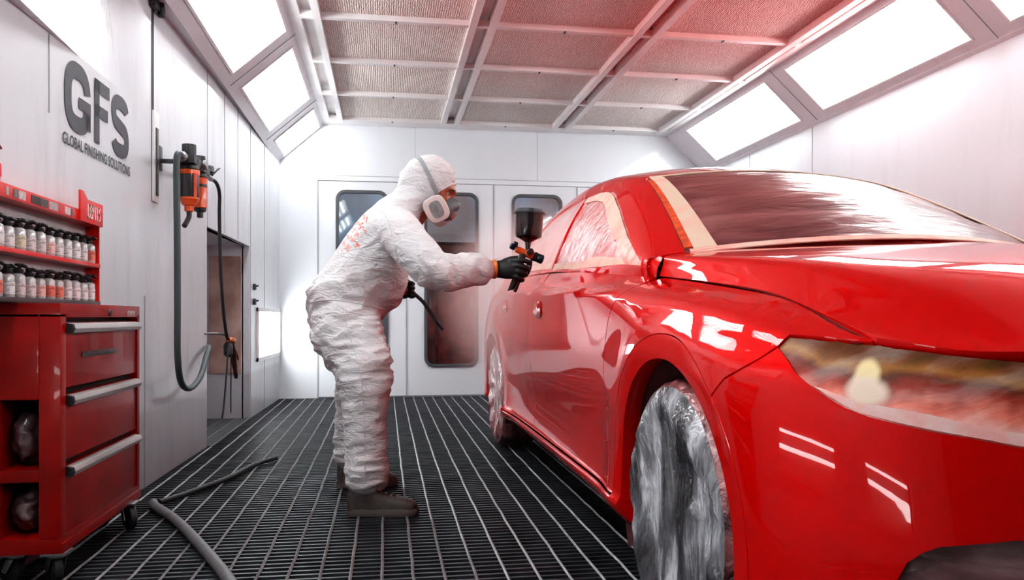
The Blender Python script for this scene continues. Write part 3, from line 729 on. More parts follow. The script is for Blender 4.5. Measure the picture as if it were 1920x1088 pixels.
def film(name, c1, c2, c3, scale, stretch, bump, bdist=0.006, rough=0.22, lo=0.3, hi=0.7, bscale=None, coat=0.6, rot=(0, 0, 0)):
    """creased masking film: streaks of three colours with folds"""
    m = bpy.data.materials.new(name); t = NT(m)
    out = t.n('ShaderNodeOutputMaterial'); b = t.n('ShaderNodeBsdfPrincipled'); t.l(b.outputs[0], out.inputs[0])
    b.inputs['Roughness'].default_value = rough; b.inputs['Coat Weight'].default_value = coat; b.inputs['Coat Roughness'].default_value = 0.12
    tc = t.n('ShaderNodeTexCoord'); mp0 = t.n('ShaderNodeMapping'); mp0.inputs['Rotation'].default_value = rot; t.l(tc.outputs['Object'], mp0.inputs['Vector'])
    mp = t.n('ShaderNodeMapping'); mp.inputs['Scale'].default_value = stretch; t.l(mp0.outputs[0], mp.inputs['Vector'])
    nz = t.n('ShaderNodeTexNoise'); nz.inputs['Scale'].default_value = scale; nz.inputs['Detail'].default_value = 6; nz.inputs['Distortion'].default_value = 0.6; t.l(mp.outputs[0], nz.inputs['Vector'])
    cr = t.n('ShaderNodeValToRGB'); e = cr.color_ramp.elements; e[0].position = lo; e[0].color = c1; e[1].position = hi; e[1].color = c3
    x = e.new((lo + hi) / 2); x.color = c2
    t.l(nz.outputs['Fac'], cr.inputs['Fac']); t.l(cr.outputs[0], b.inputs['Base Color'])
    n2 = t.n('ShaderNodeTexNoise'); n2.inputs['Scale'].default_value = bscale or scale * 1.7; n2.inputs['Detail'].default_value = 4; n2.inputs['Distortion'].default_value = 1.2; t.l(mp.outputs[0], n2.inputs['Vector'])
    bp = t.n('ShaderNodeBump'); bp.inputs['Strength'].default_value = bump; bp.inputs['Distance'].default_value = bdist; t.l(n2.outputs['Fac'], bp.inputs['Height']); t.l(bp.outputs[0], b.inputs['Normal']); t.l(bp.outputs[0], b.inputs['Coat Normal'])
    return m
M_wsfilm = film('windscreen_film', rgb(84, 40, 42), rgb(112, 62, 62), rgb(150, 100, 98), 2.6, (0.8, 2.4, 5.0), 0.5, 0.02, rough=0.3, bscale=4, coat=0.3)
M_sidefilm = film('side_window_film', rgb(205, 100, 100), rgb(226, 140, 138), rgb(242, 196, 192), 9, (1.0, 1.0, 1.6), 0.9, 0.01, rot=(0.9, 0, 0))
M_sidefilm2 = film('rear_window_film', rgb(226, 150, 146), rgb(232, 165, 160), rgb(238, 180, 174), 5, (1, 1, 1), 0.25, 0.004)
M_tape = mat('masking_tape', rgb(216, 188, 168), 0.7, noise_scale=9, col2=rgb(228, 150, 136), ramp=(0.5, 0.8), bump=0.2, bump_scale=60)
M_tape2 = mat('masking_tape_pink', rgb(224, 188, 172), 0.7, noise_scale=14, col2=rgb(228, 146, 134), ramp=(0.45, 0.75), bump=0.3, bump_scale=60)
M_orange = mat('orange_seal', rgb(222, 84, 40), 0.6, noise_scale=30, col2=rgb(170, 60, 24))
M_wheelfilm = film('wheel_film', rgb(52, 50, 54), rgb(122, 122, 127), rgb(226, 226, 232), 5.0, (1.0, 2.0, 0.7), 1.0, 0.02, rough=0.22, lo=0.38, hi=0.64, bscale=13, coat=1.0)
M_treadfilm = film('tread_film', rgb(84, 44, 48), rgb(150, 84, 86), rgb(196, 132, 132), 9, (1, 1, 1), 1.0, 0.012, rough=0.35, lo=0.36, hi=0.64, bscale=26)
M_archfilm = film('arch_film', rgb(70, 36, 40), rgb(104, 58, 62), rgb(140, 86, 90), 4, (1, 1, 1), 0.5, 0.01, rough=0.5)
M_rearfilm = film('rear_wheel_film', rgb(120, 48, 50), rgb(190, 130, 130), rgb(236, 214, 214), 8, (1.0, 1.6, 0.9), 1.0, 0.012, rough=0.25, lo=0.34, hi=0.66, bscale=12)

car = thing('car', 'glossy wet red saloon car with windows, wheels and headlamp masked in film', 'car', (XC, 3.4, 0))
MET = (1, 1)
sp = lambda s, z: (s, sk_t(s, z))
yp = lambda y, z: (s_y(y), sk_t(s_y(y), z))
arc = lambda c, r, a0, a1, n: [(c[0] + r * math.cos(math.radians(a0 + (a1 - a0) * k / n)), c[1] + r * math.sin(math.radians(a0 + (a1 - a0) * k / n))) for k in range(n + 1)]
def top_z(y): return float(np.interp(float(s_y(y)), ss, Zg[:, -1])) - 0.001
def bot_z(y): return float(np.interp(float(s_y(y)), ss, Zg[:, 0])) + 0.001
def top_run(y0, y1, n=12): return [(y, top_z(y)) for y in np.linspace(y0, y1, n)]
def bot_run(y0, y1, n=8): return [(y, bot_z(y)) for y in np.linspace(y0, y1, n)]
AC = (1.84, 0.315); RO, RI_ = 0.445, 0.385
RC = (4.95, 0.315); RRO, RRI = 0.435, 0.385
AP = dict(parent=car, to_param=yp, mirror=True)
# front door gap, B gap, sill top
ZS = 0.278
def gapF(z): return float(np.interp(z, [0.18, .278, .45, .63, .80, .875, .935], [2.36, 2.355, 2.375, 2.385, 2.33, 2.275, 2.20]))
def gapB(z): return float(np.interp(z, [0.2, .278, .40, .7, .92, 1.0], [3.70, 3.70, 3.715, 3.735, 3.69, 3.55]))
def gapC(z): return float(np.interp(z, [0.2, .278, .36, .5, .62, .72, .85, .93, 1.02], [4.40, 4.41, 4.45, 4.48, 4.53, 4.60, 4.70, 4.72, 4.74]))
zsF = [.278, .36, .45, .54, .63, .72, .80, .875, .90]
fd = [(gapF(z), z) for z in zsF] + top_run(2.25, 3.53, 14) + [(gapB(z), z) for z in (.96, .92, .8, .7, .55, .40, .278)]
panel('front_door', SK, fd, M_paint, step=0.022, gap=0.003, **AP)
zsB = [.278, .40, .55, .7, .8, .92, .96]
rd = [(gapB(z), z) for z in zsB] + top_run(3.55, 4.72, 10) + [(gapC(z), z) for z in (.93, .85, .72, .62, .5, .36, .278)]
panel('rear_door', SK, rd, M_paint, step=0.024, gap=0.003, **AP)
sill = bot_run(2.25, 4.53, 16) + [(4.53, .278)] + [(2.25, .278)]
panel('sill', SK, sill, M_paint, step=0.02, **AP)
a_lo = math.degrees(math.asin((0.20 - AC[1]) / RO))
# fender: above and behind the front arch up to the bonnet seam
y_of = lambda s: float(np.interp(s, ss, pc[:, 1]))
fa0 = math.degrees(math.acos((y_of(5.112) - .004 - AC[0]) / RO))                  # where the bumper seam meets the arch
fen = [(gapF(z), z) for z in (.875, .80, .72, .63, .54, .45, .36, .278)] + [(AC[0] + RO * math.cos(math.radians(-5)), .278)] + arc(AC, RO, -3, fa0, 40) \
    + [(y_of(a), c) for a, c in ((5.16, .679), (5.203, .70), (5.24, .722), (5.272, .746), (5.283, .766), (5.341, .764), (5.398, .760), (5.467, .7555))] + top_run(y_of(5.468), 2.20, 36)
panel('front_fender', SK, fen, M_paint, step=0.016, **AP)
# flat lip around the front arch
def lipwr(C, ro, ri, depth):
    def f(P, N, V):
        r = np.sqrt((V[:, 0] - C[0]) ** 2 + (V[:, 1] - C[1]) ** 2); q = np.clip((ro - r) / (ro - ri), 0, 1)
        rad = np.stack([np.zeros(len(r)), (V[:, 0] - C[0]) / r, (V[:, 1] - C[1]) / r], 1)
        P = P - N * (depth * q)[:, None]; N2 = N - rad * (depth / (ro - ri)) * 0.9
        return P, N2 / np.linalg.norm(N2, axis=1, keepdims=True)
    return f
lip = arc(AC, RO, -20, 200, 60) + arc(AC, RI_, 200, -20, 60)
panel('arch_lip', SK, lip, M_paint, step=0.012, flange=0.05, wr=lipwr(AC, RO, RI_, 0.004), gap=0.0008, **AP)
lip = arc(RC, RRO, -18, 198, 50) + arc(RC, RRI, 198, -18, 50)
panel('arch_lip', SK, lip, M_paint, step=0.014, flange=0.05, wr=lipwr(RC, RRO, RRI, 0.006), gap=0.0008, **AP)
# quarter panel
qp = [(gapC(z), z) for z in (.278, .36)] + [(RC[0] - RRO * math.cos(math.radians(8)) , .37)]
qp = [(gapC(z), z) for z in (.93, .85, .72, .62)] + [(gapC(.56), .56)] + [p for p in arc(RC, RRO, 145, -12, 36)] + bot_run(5.40, 5.72, 5)[0:] + [(5.72, .9)] + top_run(5.72, 4.74, 12)
panel('rear_quarter', SK, qp, M_paint, step=0.02, **AP)
qf = [(gapC(z), z) for z in (.56, .5, .36, .278)] + arc(RC, RRO, 184, 147, 8)
panel('quarter_foot', SK, qf, M_paint, step=0.02, gap=0.0005, **AP)
# tail
tl = [(0.0, .0)]
sT = float(s_y(5.72))
tail = [(0.0005, .235)] + [(s, float(np.interp(s, ss, Zg[:, 0])) + .002) for s in np.linspace(.1, sT, 8)] + [(sT, .9)] + [(s, float(np.interp(s, ss, Zg[:, -1])) - .002) for s in np.linspace(sT, .0005, 10)]
panel('tail', SK, tail, M_paint, parent=car, to_param=sp, step=0.03, center=True)
# ---- bumper with the headlamp opening and the intake
sB = lambda x, y: s_of(x, y)
SE = ss[-1]
def sk_top(s): return float(np.interp(s, ss, Zg[:, -1])) - .0015
def sk_bot(s): return float(np.interp(s, ss, Zg[:, 0])) + .0015
HL_UPPER = [(5.283, .764), (5.341, .762), (5.398, .758), (5.467, .753), (5.536, .747), (5.593, .742), (5.673, .735), (5.73, .730), (5.9, .722), (6.0, .70)]
HL_LOWER = [(5.272, .746), (5.306, .726), (5.341, .701), (5.375, .683), (5.41, .667), (5.444, .652), (5.49, .639), (5.547, .629), (5.593, .622), (5.662, .613), (5.719, .604), (5.82, .597), (5.9, .605), (6.0, .70)]
HL = HL_LOWER[:-1] + HL_UPPER[::-1]
HL_LOWER = HL_LOWER + [(6.1, .712), (6.29, .72)]
INTAKE = [(5.535, .36), (5.547, .39), (5.559, .415), (5.581, .433), (5.604, .445), (5.65, .454), (5.708, .465), (5.8, .47), (5.9, .465), (5.96, .44), (5.97, .36), (5.9, .30), (5.65, .29), (5.56, .31)]
BULB = (5.478, .70); HLMIN, HLMAX = 0.516, 0.655
y_of = lambda s: float(np.interp(s, ss, pc[:, 1]))
bum = [(float(s_y(AC[0] + RO * math.cos(math.radians(a)))), AC[1] + RO * math.sin(math.radians(a))) for a in np.linspace(195, fa0, 30)]
bum += [(5.16, .679), (5.203, .70), (5.24, .722)] + HL_LOWER + [(SE - .0005, HL_LOWER[-1][1] - .01)] + [(s, sk_bot(s)) for s in np.linspace(SE - .0005, float(s_y(1.40)), 24)]
panel('front_bumper', SK, bum, M_paint, parent=car, to_param=sp, step=0.014, holes=[INTAKE], center=True, flange=0.03)
panel('intake_film', SK, dens(INTAKE, 0.03), film('intake_film', rgb(84, 58, 58), rgb(130, 92, 92), rgb(176, 146, 146), 4, (1, 1, 3), 0.4, 0.01), parent=car, to_param=sp, step=0.03, mirror=True, lift=-0.028, gap=-0.004, flange=0)
# headlamp
def lampmat():
    m = film('headlamp_film', rgb(96, 50, 34), rgb(186, 96, 84), rgb(244, 214, 208), 5.0, (1.0, 1.0, 4.0), 0.35, 0.01, rough=0.45, lo=0.38, hi=0.62, bscale=6, coat=0.05, rot=(0, .42, 0.3))
    t = NT.__new__(NT); t.t = m.node_tree
    b = [n for n in t.t.nodes if n.type == 'BSDF_PRINCIPLED'][0]; src = b.inputs['Base Color'].links[0].from_socket; b.inputs['Specular IOR Level'].default_value = 0.2
    tc = [n for n in t.t.nodes if n.type == 'TEX_COORD'][0]; sx = t.n('ShaderNodeSeparateXYZ'); t.l(tc.outputs['Object'], sx.inputs[0])
    # olive brown along the top edge, pink and white towards the bottom (height falls towards the nose)
    h = t.n('ShaderNodeMath', operation='MULTIPLY_ADD'); h.inputs[1].default_value = 0.2; t.l(sx.outputs['X'], h.inputs[0]); t.l(sx.outputs['Z'], h.inputs[2])
    nz = t.n('ShaderNodeTexNoise'); nz.inputs['Scale'].default_value = 8; nz.inputs['Detail'].default_value = 5; t.l(tc.outputs['Object'], nz.inputs['Vector'])
    h2 = t.n('ShaderNodeMath', operation='MULTIPLY_ADD'); h2.inputs[1].default_value = 0.11; t.l(nz.outputs['Fac'], h2.inputs[0]); t.l(h.outputs[0], h2.inputs[2])
    cr = t.n('ShaderNodeValToRGB'); e = cr.color_ramp.elements
    e[0].position = 0.0; e[0].color = rgb(246, 140, 128); e[1].position = 1.0; e[1].color = rgb(70, 46, 8)
    for p, c in ((.2, rgb(252, 200, 190)), (.36, rgb(232, 130, 112)), (.50, rgb(150, 44, 30)), (.66, rgb(84, 34, 10)), (.80, rgb(150, 104, 38)), (.90, rgb(104, 66, 12))):
        x = e.new(p); x.color = c
    mr = t.n('ShaderNodeMapRange'); mr.inputs['From Min'].default_value = HLMIN + .01; mr.inputs['From Max'].default_value = HLMAX + .012; t.l(h2.outputs[0], mr.inputs['Value']); t.l(mr.outputs[0], cr.inputs['Fac'])
    mx = t.n('ShaderNodeMix', data_type='RGBA'); mx.inputs['Factor'].default_value = 0.8; t.l(src, mx.inputs['A']); t.l(cr.outputs[0], mx.inputs['B']); last = mx.outputs['Result']
    # yellow-white glow at the bulb, painted into the film colour
    P0 = SK.pos([BULB[0]], sk_t([BULB[0]], [BULB[1]]))[0] - np.array([XC, 3.4, 0.0])
    for off, sc, rad, col in (((0, 0, .010), (1.9, 1.9, .75), .046, rgb(250, 226, 176)), ((0, 0, -.024), (1.0, 1.0, 1.4), .042, rgb(252, 226, 206))):
        mp = t.n('ShaderNodeMapping'); mp.vector_type = 'POINT'; mp.inputs['Location'].default_value = tuple(-(P0[i] + off[i]) * sc[i] for i in range(3)); mp.inputs['Scale'].default_value = sc; t.l(tc.outputs['Object'], mp.inputs['Vector'])
        ln = t.n('ShaderNodeVectorMath', operation='LENGTH'); t.l(mp.outputs[0], ln.inputs[0])
        wob = t.n('ShaderNodeMath', operation='MULTIPLY_ADD'); wob.inputs[1].default_value = -0.045; t.l(nz.outputs['Fac'], wob.inputs[0]); t.l(ln.outputs['Value'], wob.inputs[2])
        ms = t.n('ShaderNodeMapRange'); ms.interpolation_type = 'SMOOTHSTEP'; ms.inputs['From Min'].default_value = rad - .022; ms.inputs['From Max'].default_value = rad * .45 - .022; t.l(wob.outputs[0], ms.inputs['Value'])
        m2 = t.n('ShaderNodeMix', data_type='RGBA'); m2.inputs['B'].default_value = col; t.l(ms.outputs[0], m2.inputs['Factor']); t.l(last, m2.inputs['A']); last = m2.outputs['Result']
    t.l(last, b.inputs['Base Color'])
    return m
def hlwr(P, N, V):
    # creases radiating from the bulb and a lump of film around it
    c = np.array(BULB); d = V - c; r = np.sqrt((d[:, 0] / 1.0) ** 2 + (d[:, 1] / 1.6) ** 2); ang = np.arctan2(d[:, 1], d[:, 0])
    bump = 0.008 * np.exp(-(r / 0.035) ** 2) + 0.0012 * np.sin(ang * 13 + 2 * np.sin(ang * 5)) * np.exp(-((r - 0.09) / 0.07) ** 2)
    return P + N * (bump - 0.006)[:, None], N
panel('headlamp_film', SK, HL, lampmat(), parent=car, to_param=sp, step=0.008, mirror=True, gap=-0.002, flange=0, wr=hlwr, label='masking film over the headlamp')
# tape along the lower and upper edge of the lamp, and the lump of film over the bulb
lowc = [p for p in HL_LOWER[3:-3]]
tp = lowc + [(x, z + .0015 + (.021 + .003 * math.sin(i * 1.7)) * min(1, i / 3)) for i, (x, z) in list(enumerate(lowc))[::-1]]
M_lamptape = mat('lamp_tape', rgb(240, 176, 170), .6, noise_scale=16, col2=rgb(244, 212, 206), ramp=(.4, .65), bump=.3, bump_scale=40)
panel('masking_tape', SK, tp, M_lamptape, parent=car, to_param=sp, step=0.008, mirror=True, gap=0.001, flange=0.003, lift=-0.002)
# ---- bonnet
hood = [(0.0005, 0.0005), (1.0, 0.0005), (1.0, 1.0), (0.0005, 1.0)]
panel('hood', HD, hood, M_paint, parent=car, metric=(1.15, 0.75), step=0.016, center=True, gap=0.0016, flange=0.022)
# ---- greenhouse
gp = lambda y, z: np.array([gh_inv(a, c) for a, c in zip(np.atleast_1d(y), np.atleast_1d(z))]).T
def to_vt(poly): return [gh_inv(y, z) for y, z in poly]
GM = (3.75, 1.0)
FWIN = [(2.30, .952), (2.60, 1.082), (2.85, 1.20), (3.02, 1.272), (3.16, 1.315), (3.30, 1.335), (3.42, 1.342), (3.545, 1.345), (3.535, 1.2), (3.53, 1.012), (3.2, .998), (2.8, .978)]
RWIN = [(3.59, 1.345), (3.9, 1.352), (4.2, 1.342), (4.45, 1.305), (4.65, 1.248), (4.85, 1.17), (5.0, 1.10), (5.05, 1.062), (4.7, 1.05), (4.2, 1.038), (3.575, 1.02), (3.58, 1.2)]
fwv, rwv = to_vt(FWIN), to_vt(RWIN)
vW = float(np.interp(2.985, gc[:, 0], vv)); tW = TR + 0.055
WSP = [(0.012, 0.999), (0.012, tW), (vW * .5, tW), (vW - .012, tW), (vW, tW + .02), (vW, 0.999)]
body = [(0.045, 0.004), (0.999, 0.004), (0.999, 1.0), (vW, 1.0), (vW, tW + .02), (vW - .012, tW), (vW * .5, tW), (0.012, tW), (0.010, TR - .02), (0.035, .25)]
panel('roof', GH, body, M_paint, parent=car, metric=GM, step=0.018, holes=[fwv, rwv], center=True, gap=0.0012, flange=0.014)
def wswr(P, N, V):
    q = V[:, 1]; v = V[:, 0]
    n = np.array([noise.noise(Vector((a[0] * 1.3, a[1] * 6.0 + a[0], a[2] * 8.0))) + 0.35 * noise.noise(Vector((a[0] * 2.6 + 7, a[1] * 17.0, a[2] * 20.0))) for a in P])
    edge = np.clip((q - tW) / 0.12, 0, 1) * np.clip(v / 0.03, 0, 1) * np.clip((vW - v) / 0.03, 0, 1)
    h = 0.0105 * n * edge
    return P + N * (h - 0.004)[:, None], N
def recompute(o):
    me = o.data; me.normals_split_custom_set([(0, 0, 0)] * len(me.loops))
for o in panel('windscreen_film', GH, WSP, M_wsfilm, parent=car, metric=GM, step=0.009, center=True, gap=-0.003, flange=0, wr=wswr, label='dark translucent masking film over the windscreen'): recompute(o)
def strip(name, poly, m, lift=0.002, **k): return panel(name, GH, poly, m, parent=car, metric=GM, step=0.012, gap=0, flange=0.004, lift=lift, **k)
strip('masking_tape', [(0.02, tW + .020), (vW + .006, tW + .020), (vW + .006, tW + .066), (0.02, tW + .070)], M_tape, mirror=True)
strip('masking_tape', [(vW - .006, tW + .067), (vW + .004, tW + .067), (vW + .004, 1.0), (vW - .004, 1.0)], M_tape, center=True)
strip('window_seal', [(0.03, tW + .001), (vW - .02, tW + .003), (vW - .02, tW + .020), (0.03, tW + .020)], M_orange, lift=0.0, mirror=True)
strip('masking_tape', [(0.004, tW + .01), (0.020, tW + .01), (0.020, 1.0), (0.004, 1.0)], M_tape2, lift=0.001, center=True)
def sfwr(amp, seed):
    def f(P, N, V):
        h = np.array([noise.noise(Vector((seed, a[1] * 26 + a[2] * 18, a[2] * 10 - a[1] * 6))) + 0.6 * noise.noise(Vector((seed, a[1] * 60, a[2] * 30))) for a in P]) * amp
        return P + N * h[:, None], N
    return f
for nm, wp, mm, am in (('side_window_film', fwv, M_sidefilm, .004), ('side_window_film', rwv, M_sidefilm2, .0012)):
    for o in panel(nm, GH, wp, mm, parent=car, metric=GM, step=0.010, gap=-0.004, flange=0, lift=-0.008, wr=sfwr(am, 3.3 if mm is M_sidefilm else 8.1), mirror=True): recompute(o)
# tape frame inside the front side window: strip along the sill, along the roof edge and the front triangle
def tape_poly(poly): return to_vt(poly)
strip('masking_tape', tape_poly([(2.52, .958), (3.0, .984), (3.53, 1.010), (3.53, 1.042), (3.0, 1.016), (2.52, .99)]), M_tape2, lift=-0.002, mirror=True)
strip('masking_tape', tape_poly([(3.60, 1.022), (4.3, 1.044), (4.9, 1.06), (4.9, 1.085), (4.3, 1.07), (3.6, 1.05)]), M_tape2, lift=-0.002, mirror=True)
strip('masking_tape', tape_poly([(2.62, 1.085), (2.86, 1.198), (3.03, 1.268), (3.17, 1.310), (3.31, 1.331), (3.53, 1.341), (3.53, 1.315), (3.33, 1.302), (3.20, 1.278), (3.07, 1.235), (2.90, 1.155), (2.72, 1.07)]), M_tape2, lift=-0.002, mirror=True)
strip('window_corner_film', tape_poly([(2.33, .956), (2.50, .966), (2.70, 1.075), (2.62, 1.083), (2.45, 1.01)]), mat('corner_film', rgb(238, 176, 162), 0.4, noise_scale=22, col2=rgb(206, 60, 48), ramp=(0.45, 0.7), bump=0.5, bump_scale=40), lift=-0.001, mirror=True)
strip('pillar_film', tape_poly([(3.55, 1.018), (3.59, 1.02), (3.605, 1.2), (3.605, 1.34), (3.54, 1.34), (3.545, 1.2)]), M_sidefilm2, lift=0.001, mirror=True)
# ---- door handles wrapped in film
for (hy, hz) in ((3.47, .835), (4.45, .86)):
    s_ = float(s_y(hy)); P0 = SK.pos([s_], sk_t([s_], [hz]))[0]
    for sg in (0, 1):
        fx = (lambda x: x) if sg == 0 else (lambda x: 2 * XC - x)
        b = MB(); R = []
        for k in range(13):
            a = k / 12; yy = hy - 0.075 + 0.15 * a; w_ = math.sin(PI * a) ** 0.5 if 0 < a < 1 else 0.05
            R.append([(fx(P0[0] + 0.002 - 0.017 * w_ * max(0, math.sin(2 * PI * q / 12 + .3)) ** 0.7), yy, hz + 0.036 * w_ * math.cos(2 * PI * q / 12) + 0.008 * math.sin(a * 9)) for q in range(12)])
        b.rings(R); hd = b.build('door_handle', M_paint, car, smooth=True, angle=80)
        b = MB(); b.rings([[(fx(P0[0] - 0.004 - 0.0125 * math.cos(q / 7 * PI - PI / 2) * g), yy, hz - .012 + 0.026 * (q / 7 - .5) * 2 * g + .004 * math.sin(q * 3 + yy * 60)) for q in range(8)] for yy, g in ((hy - .07, .2), (hy - .06, .8), (hy - .03, 1.0), (hy, .95), (hy + .03, 1.02), (hy + .06, .8), (hy + .07, .2))], closed=False, cap=False); b.build('handle_film', M_sidefilm2, hd, smooth=True, angle=180)
M_gut = mat('seam_gutter_red', rgb(96, 4, 4), .5)
# ---- taped cowl between bonnet and windscreen
n = 60; us = np.linspace(0, 1, n); A_ = HD.pos(np.zeros(n), us) + np.array([0, -.006, -.003]); B_ = GH.pos(np.full(n, .016), tW + (1 - tW) * us); B_[:, 2] -= .004
rA = [tuple(p) for p in A_] + [(2 * XC - p[0], p[1], p[2]) for p in A_[::-1][1:]]; rB = [tuple(p) for p in B_] + [(2 * XC - p[0], p[1], p[2]) for p in B_[::-1][1:]]
MB().rings([rA, [((a[0] + c[0]) / 2, (a[1] + c[1]) / 2, (a[2] + c[2]) / 2 + .006) for a, c in zip(rA, rB)], rB], cap=False, closed=False).build('cowl_film', mat('cowl_film', rgb(190, 40, 36), .4, noise_scale=9, col2=rgb(232, 150, 136), ramp=(.45, .7), bump=.5, bump_scale=30), car, smooth=True, angle=180)
for sg in (0, 1):
    fx = (lambda x: x) if sg == 0 else (lambda x: 2 * XC - x)
    rows_ = []; vE = float(np.interp(2.365, gc[:, 0], vv)); E_ = Vector(GH.pos([vE], [.20])[0] + GH.nor([vE], [.20])[0] * .003); E0 = Vector(GH.pos([vE], [.02])[0] + GH.nor([vE], [.02])[0] * .002)
    for k in range(17):
        q = k / 16; y_ = 2.264 + (2.335 - 2.264) * q; r_ = Pg[380:1000, -1]
        bot = Vector((float(np.interp(-y_, -r_[:, 1], r_[:, 0])) - .002, y_, float(np.interp(-y_, -r_[:, 1], r_[:, 2])) - .004)).lerp(E0, max(0, q - .5) * 2)
        top = Vector((.813, 2.267, .977)).lerp(E_, q); top.z += .006 * math.sin(PI * q)
        rows_.append([bot.lerp(top, j / 8) + Vector((-.006 * math.sin(PI * j / 8), 0, 0)) for j in range(9)] + [top + Vector((.03, 0, .001))])
    MB().rings([[(fx(p.x), p.y, p.z) for p in r] for r in rows_], cap=False, closed=False).build('pillar_foot', M_paint, car, smooth=True, angle=50)
gut = [seam_pt(y) for y in np.linspace(2.25, 1.27, 40)]
for sg in (0, 1):
    fx = (lambda x: x) if sg == 0 else (lambda x: 2 * XC - x)
    MB().rings([[(fx(x - .020), y, z - .014) for x, y, z in gut], [(fx(x + .004), y, z - .007) for x, y, z in gut], [(fx(x + .045), y, z - .010) for x, y, z in gut]], cap=False, closed=False).build('seam_gutter', M_gut, car, smooth=True, angle=180)
# ---- dark shell inside so nothing shows through the gaps
b = MB()
def inner(y): return SK.pos([float(s_y(y))], [0.6])[0][0] + 0.06
b.box(.78, 2 * XC - .78, 2.30, 4.50, .17, .90); b.box(.86, 2 * XC - .86, 4.4, 5.85, .25, .93); b.box(.95, 2 * XC - .95, 1.32, 2.30, .22, .74)
b.rings([[(.90, 2.42, .9), (2.1, 2.42, .9), (2.1, 4.9, .9), (.90, 4.9, .9)], [(1.02, 3.1, 1.28), (1.98, 3.1, 1.28), (1.98, 4.2, 1.28), (1.02, 4.2, 1.28)]])
b.build('inner_shell', M_under, car)
# wheel arch liners
for (C, r) in ((AC, .40), (RC, .40)):
    for sg in (0, 1):
        fx = (lambda x: x) if sg == 0 else (lambda x: 2 * XC - x)
        b = MB(); A1 = [(C[0] + r * math.cos(math.radians(a)), C[1] + r * math.sin(math.radians(a))) for a in range(-25, 206, 7)]
        b.rings([[(fx(.685), p[0], p[1]) for p in A1], [(fx(.95), p[0], p[1]) for p in A1]], cap=False, closed=False)
        b.add([(fx(.95), p[0], p[1]) for p in A1], [tuple(range(len(A1)))])
        b.build('arch_liner', M_archfilm, car, smooth=True)
# ---- wheels bagged in film
def wheel(C, xo, mface, mtread, seed, label):
    for sg in (0, 1):
        fx = (lambda x: x) if sg == 0 else (lambda x: 2 * XC - x)
        R = C[2]; n = 72
        b = MB(); rr = random.Random(seed)
        prof = [(xo + .035, .02), (xo + .022, .07), (xo + .012, .15), (xo + .004, .21), (xo - .004, R - .075), (xo - .002, R - .045), (xo + .012, R - .018)]
        prof2 = [(xo + .012, R - .018), (xo + .035, R - .002), (xo + .07, R), (xo + .17, R), (xo + .21, R - .006), (xo + .235, R - .03), (xo + .235, .1)]
        def ring(x, r, am, am2):
            out = []
            for k in range(n):
                a = 2 * PI * k / n; cy, cz = math.cos(a), math.sin(a)
                w1 = noise.noise(Vector((seed + cy * 2.2, cz * 2.2, r * 7))); w2 = noise.noise(Vector((seed + cy * 9, cz * 9, r * 30 + x * 20)))
                squash = 1 if cz > -.93 else .985
                out.append((fx(x + am * w1 + am * .5 * w2), C[0] + (r + am2 * w2) * cy, max(.004, C[1] + (r + am2 * w2) * cz * squash)))
            return out
        b.rings([ring(x, r, .020 if 0.03 < r < R - .03 else .004, 0.0) for x, r in prof])
        whl = b.build('wheel_cover', mface, car, smooth=True, angle=80)
        if label: whl['label'] = label
        b = MB(); b.rings([ring(x, r, .002, .005 if i else 0) for i, (x, r) in enumerate(prof2)], cap=False); b.build('tread_cover', mtread, whl, smooth=True, angle=80)
wheel((AC[0], .325, .325), .668, M_wheelfilm, M_treadfilm, 3, 'front wheel bagged in crinkled silvery film')
wheel((RC[0], .325, .325), .676, M_rearfilm, M_treadfilm, 9, 'rear wheel bagged in pink dusted film')
# ================================================================== PERSON
def remesh(mb, voxel, smooth=2, name='tmp'):
    me = bpy.data.meshes.new(name); me.from_pydata([tuple(p) for p in mb.v], [], mb.f); me.update()
    bm = bmesh.new(); bm.from_mesh(me); bmesh.ops.recalc_face_normals(bm, faces=bm.faces); bm.to_mesh(me); bm.free()
    o = bpy.data.objects.new(name, me); COL.objects.link(o)
    md = o.modifiers.new('r', 'REMESH'); md.mode = 'VOXEL'; md.voxel_size = voxel; md.use_smooth_shade = True
    dg = bpy.context.evaluated_depsgraph_get(); m2 = bpy.data.meshes.new_from_object(o.evaluated_get(dg)); bpy.data.objects.remove(o)
    if smooth:
        n = len(m2.vertices); co = np.zeros(n * 3); m2.vertices.foreach_get('co', co); co = co.reshape(-1, 3)
        e = np.zeros(len(m2.edges) * 2, int); m2.edges.foreach_get('vertices', e); e = e.reshape(-1, 2)
        deg = np.bincount(e.ravel(), minlength=n)[:, None].astype(float)
        for _ in range(smooth):
            acc = np.zeros_like(co); np.add.at(acc, e[:, 0], co[e[:, 1]]); np.add.at(acc, e[:, 1], co[e[:, 0]]); co = 0.4 * co + 0.6 * acc / deg
        m2.vertices.foreach_set('co', co.ravel()); m2.update()
    return m2
def displace(me, fn):
    n = len(me.vertices); co = np.zeros(n * 3); no = np.zeros(n * 3)
    me.vertices.foreach_get('co', co); me.vertices.foreach_get('normal', no); co = co.reshape(-1, 3); no = no.reshape(-1, 3)
    d = np.array([fn(p, q) for p, q in zip(co, no)]); co = co + no * d[:, None]; me.vertices.foreach_set('co', co.ravel()); me.update()
def mesh_obj(name, me, m, parent=None, origin=(0, 0, 0)):
    me.name = name; me.materials.clear(); me.materials.append(m); me.shade_smooth()
    off = worldloc(parent) if parent is not None else Vector(origin); me.transform(Matrix.Translation(-off))
    o = bpy.data.objects.new(name, me)
    if parent is None: o.location = off
    return fin(o, parent)
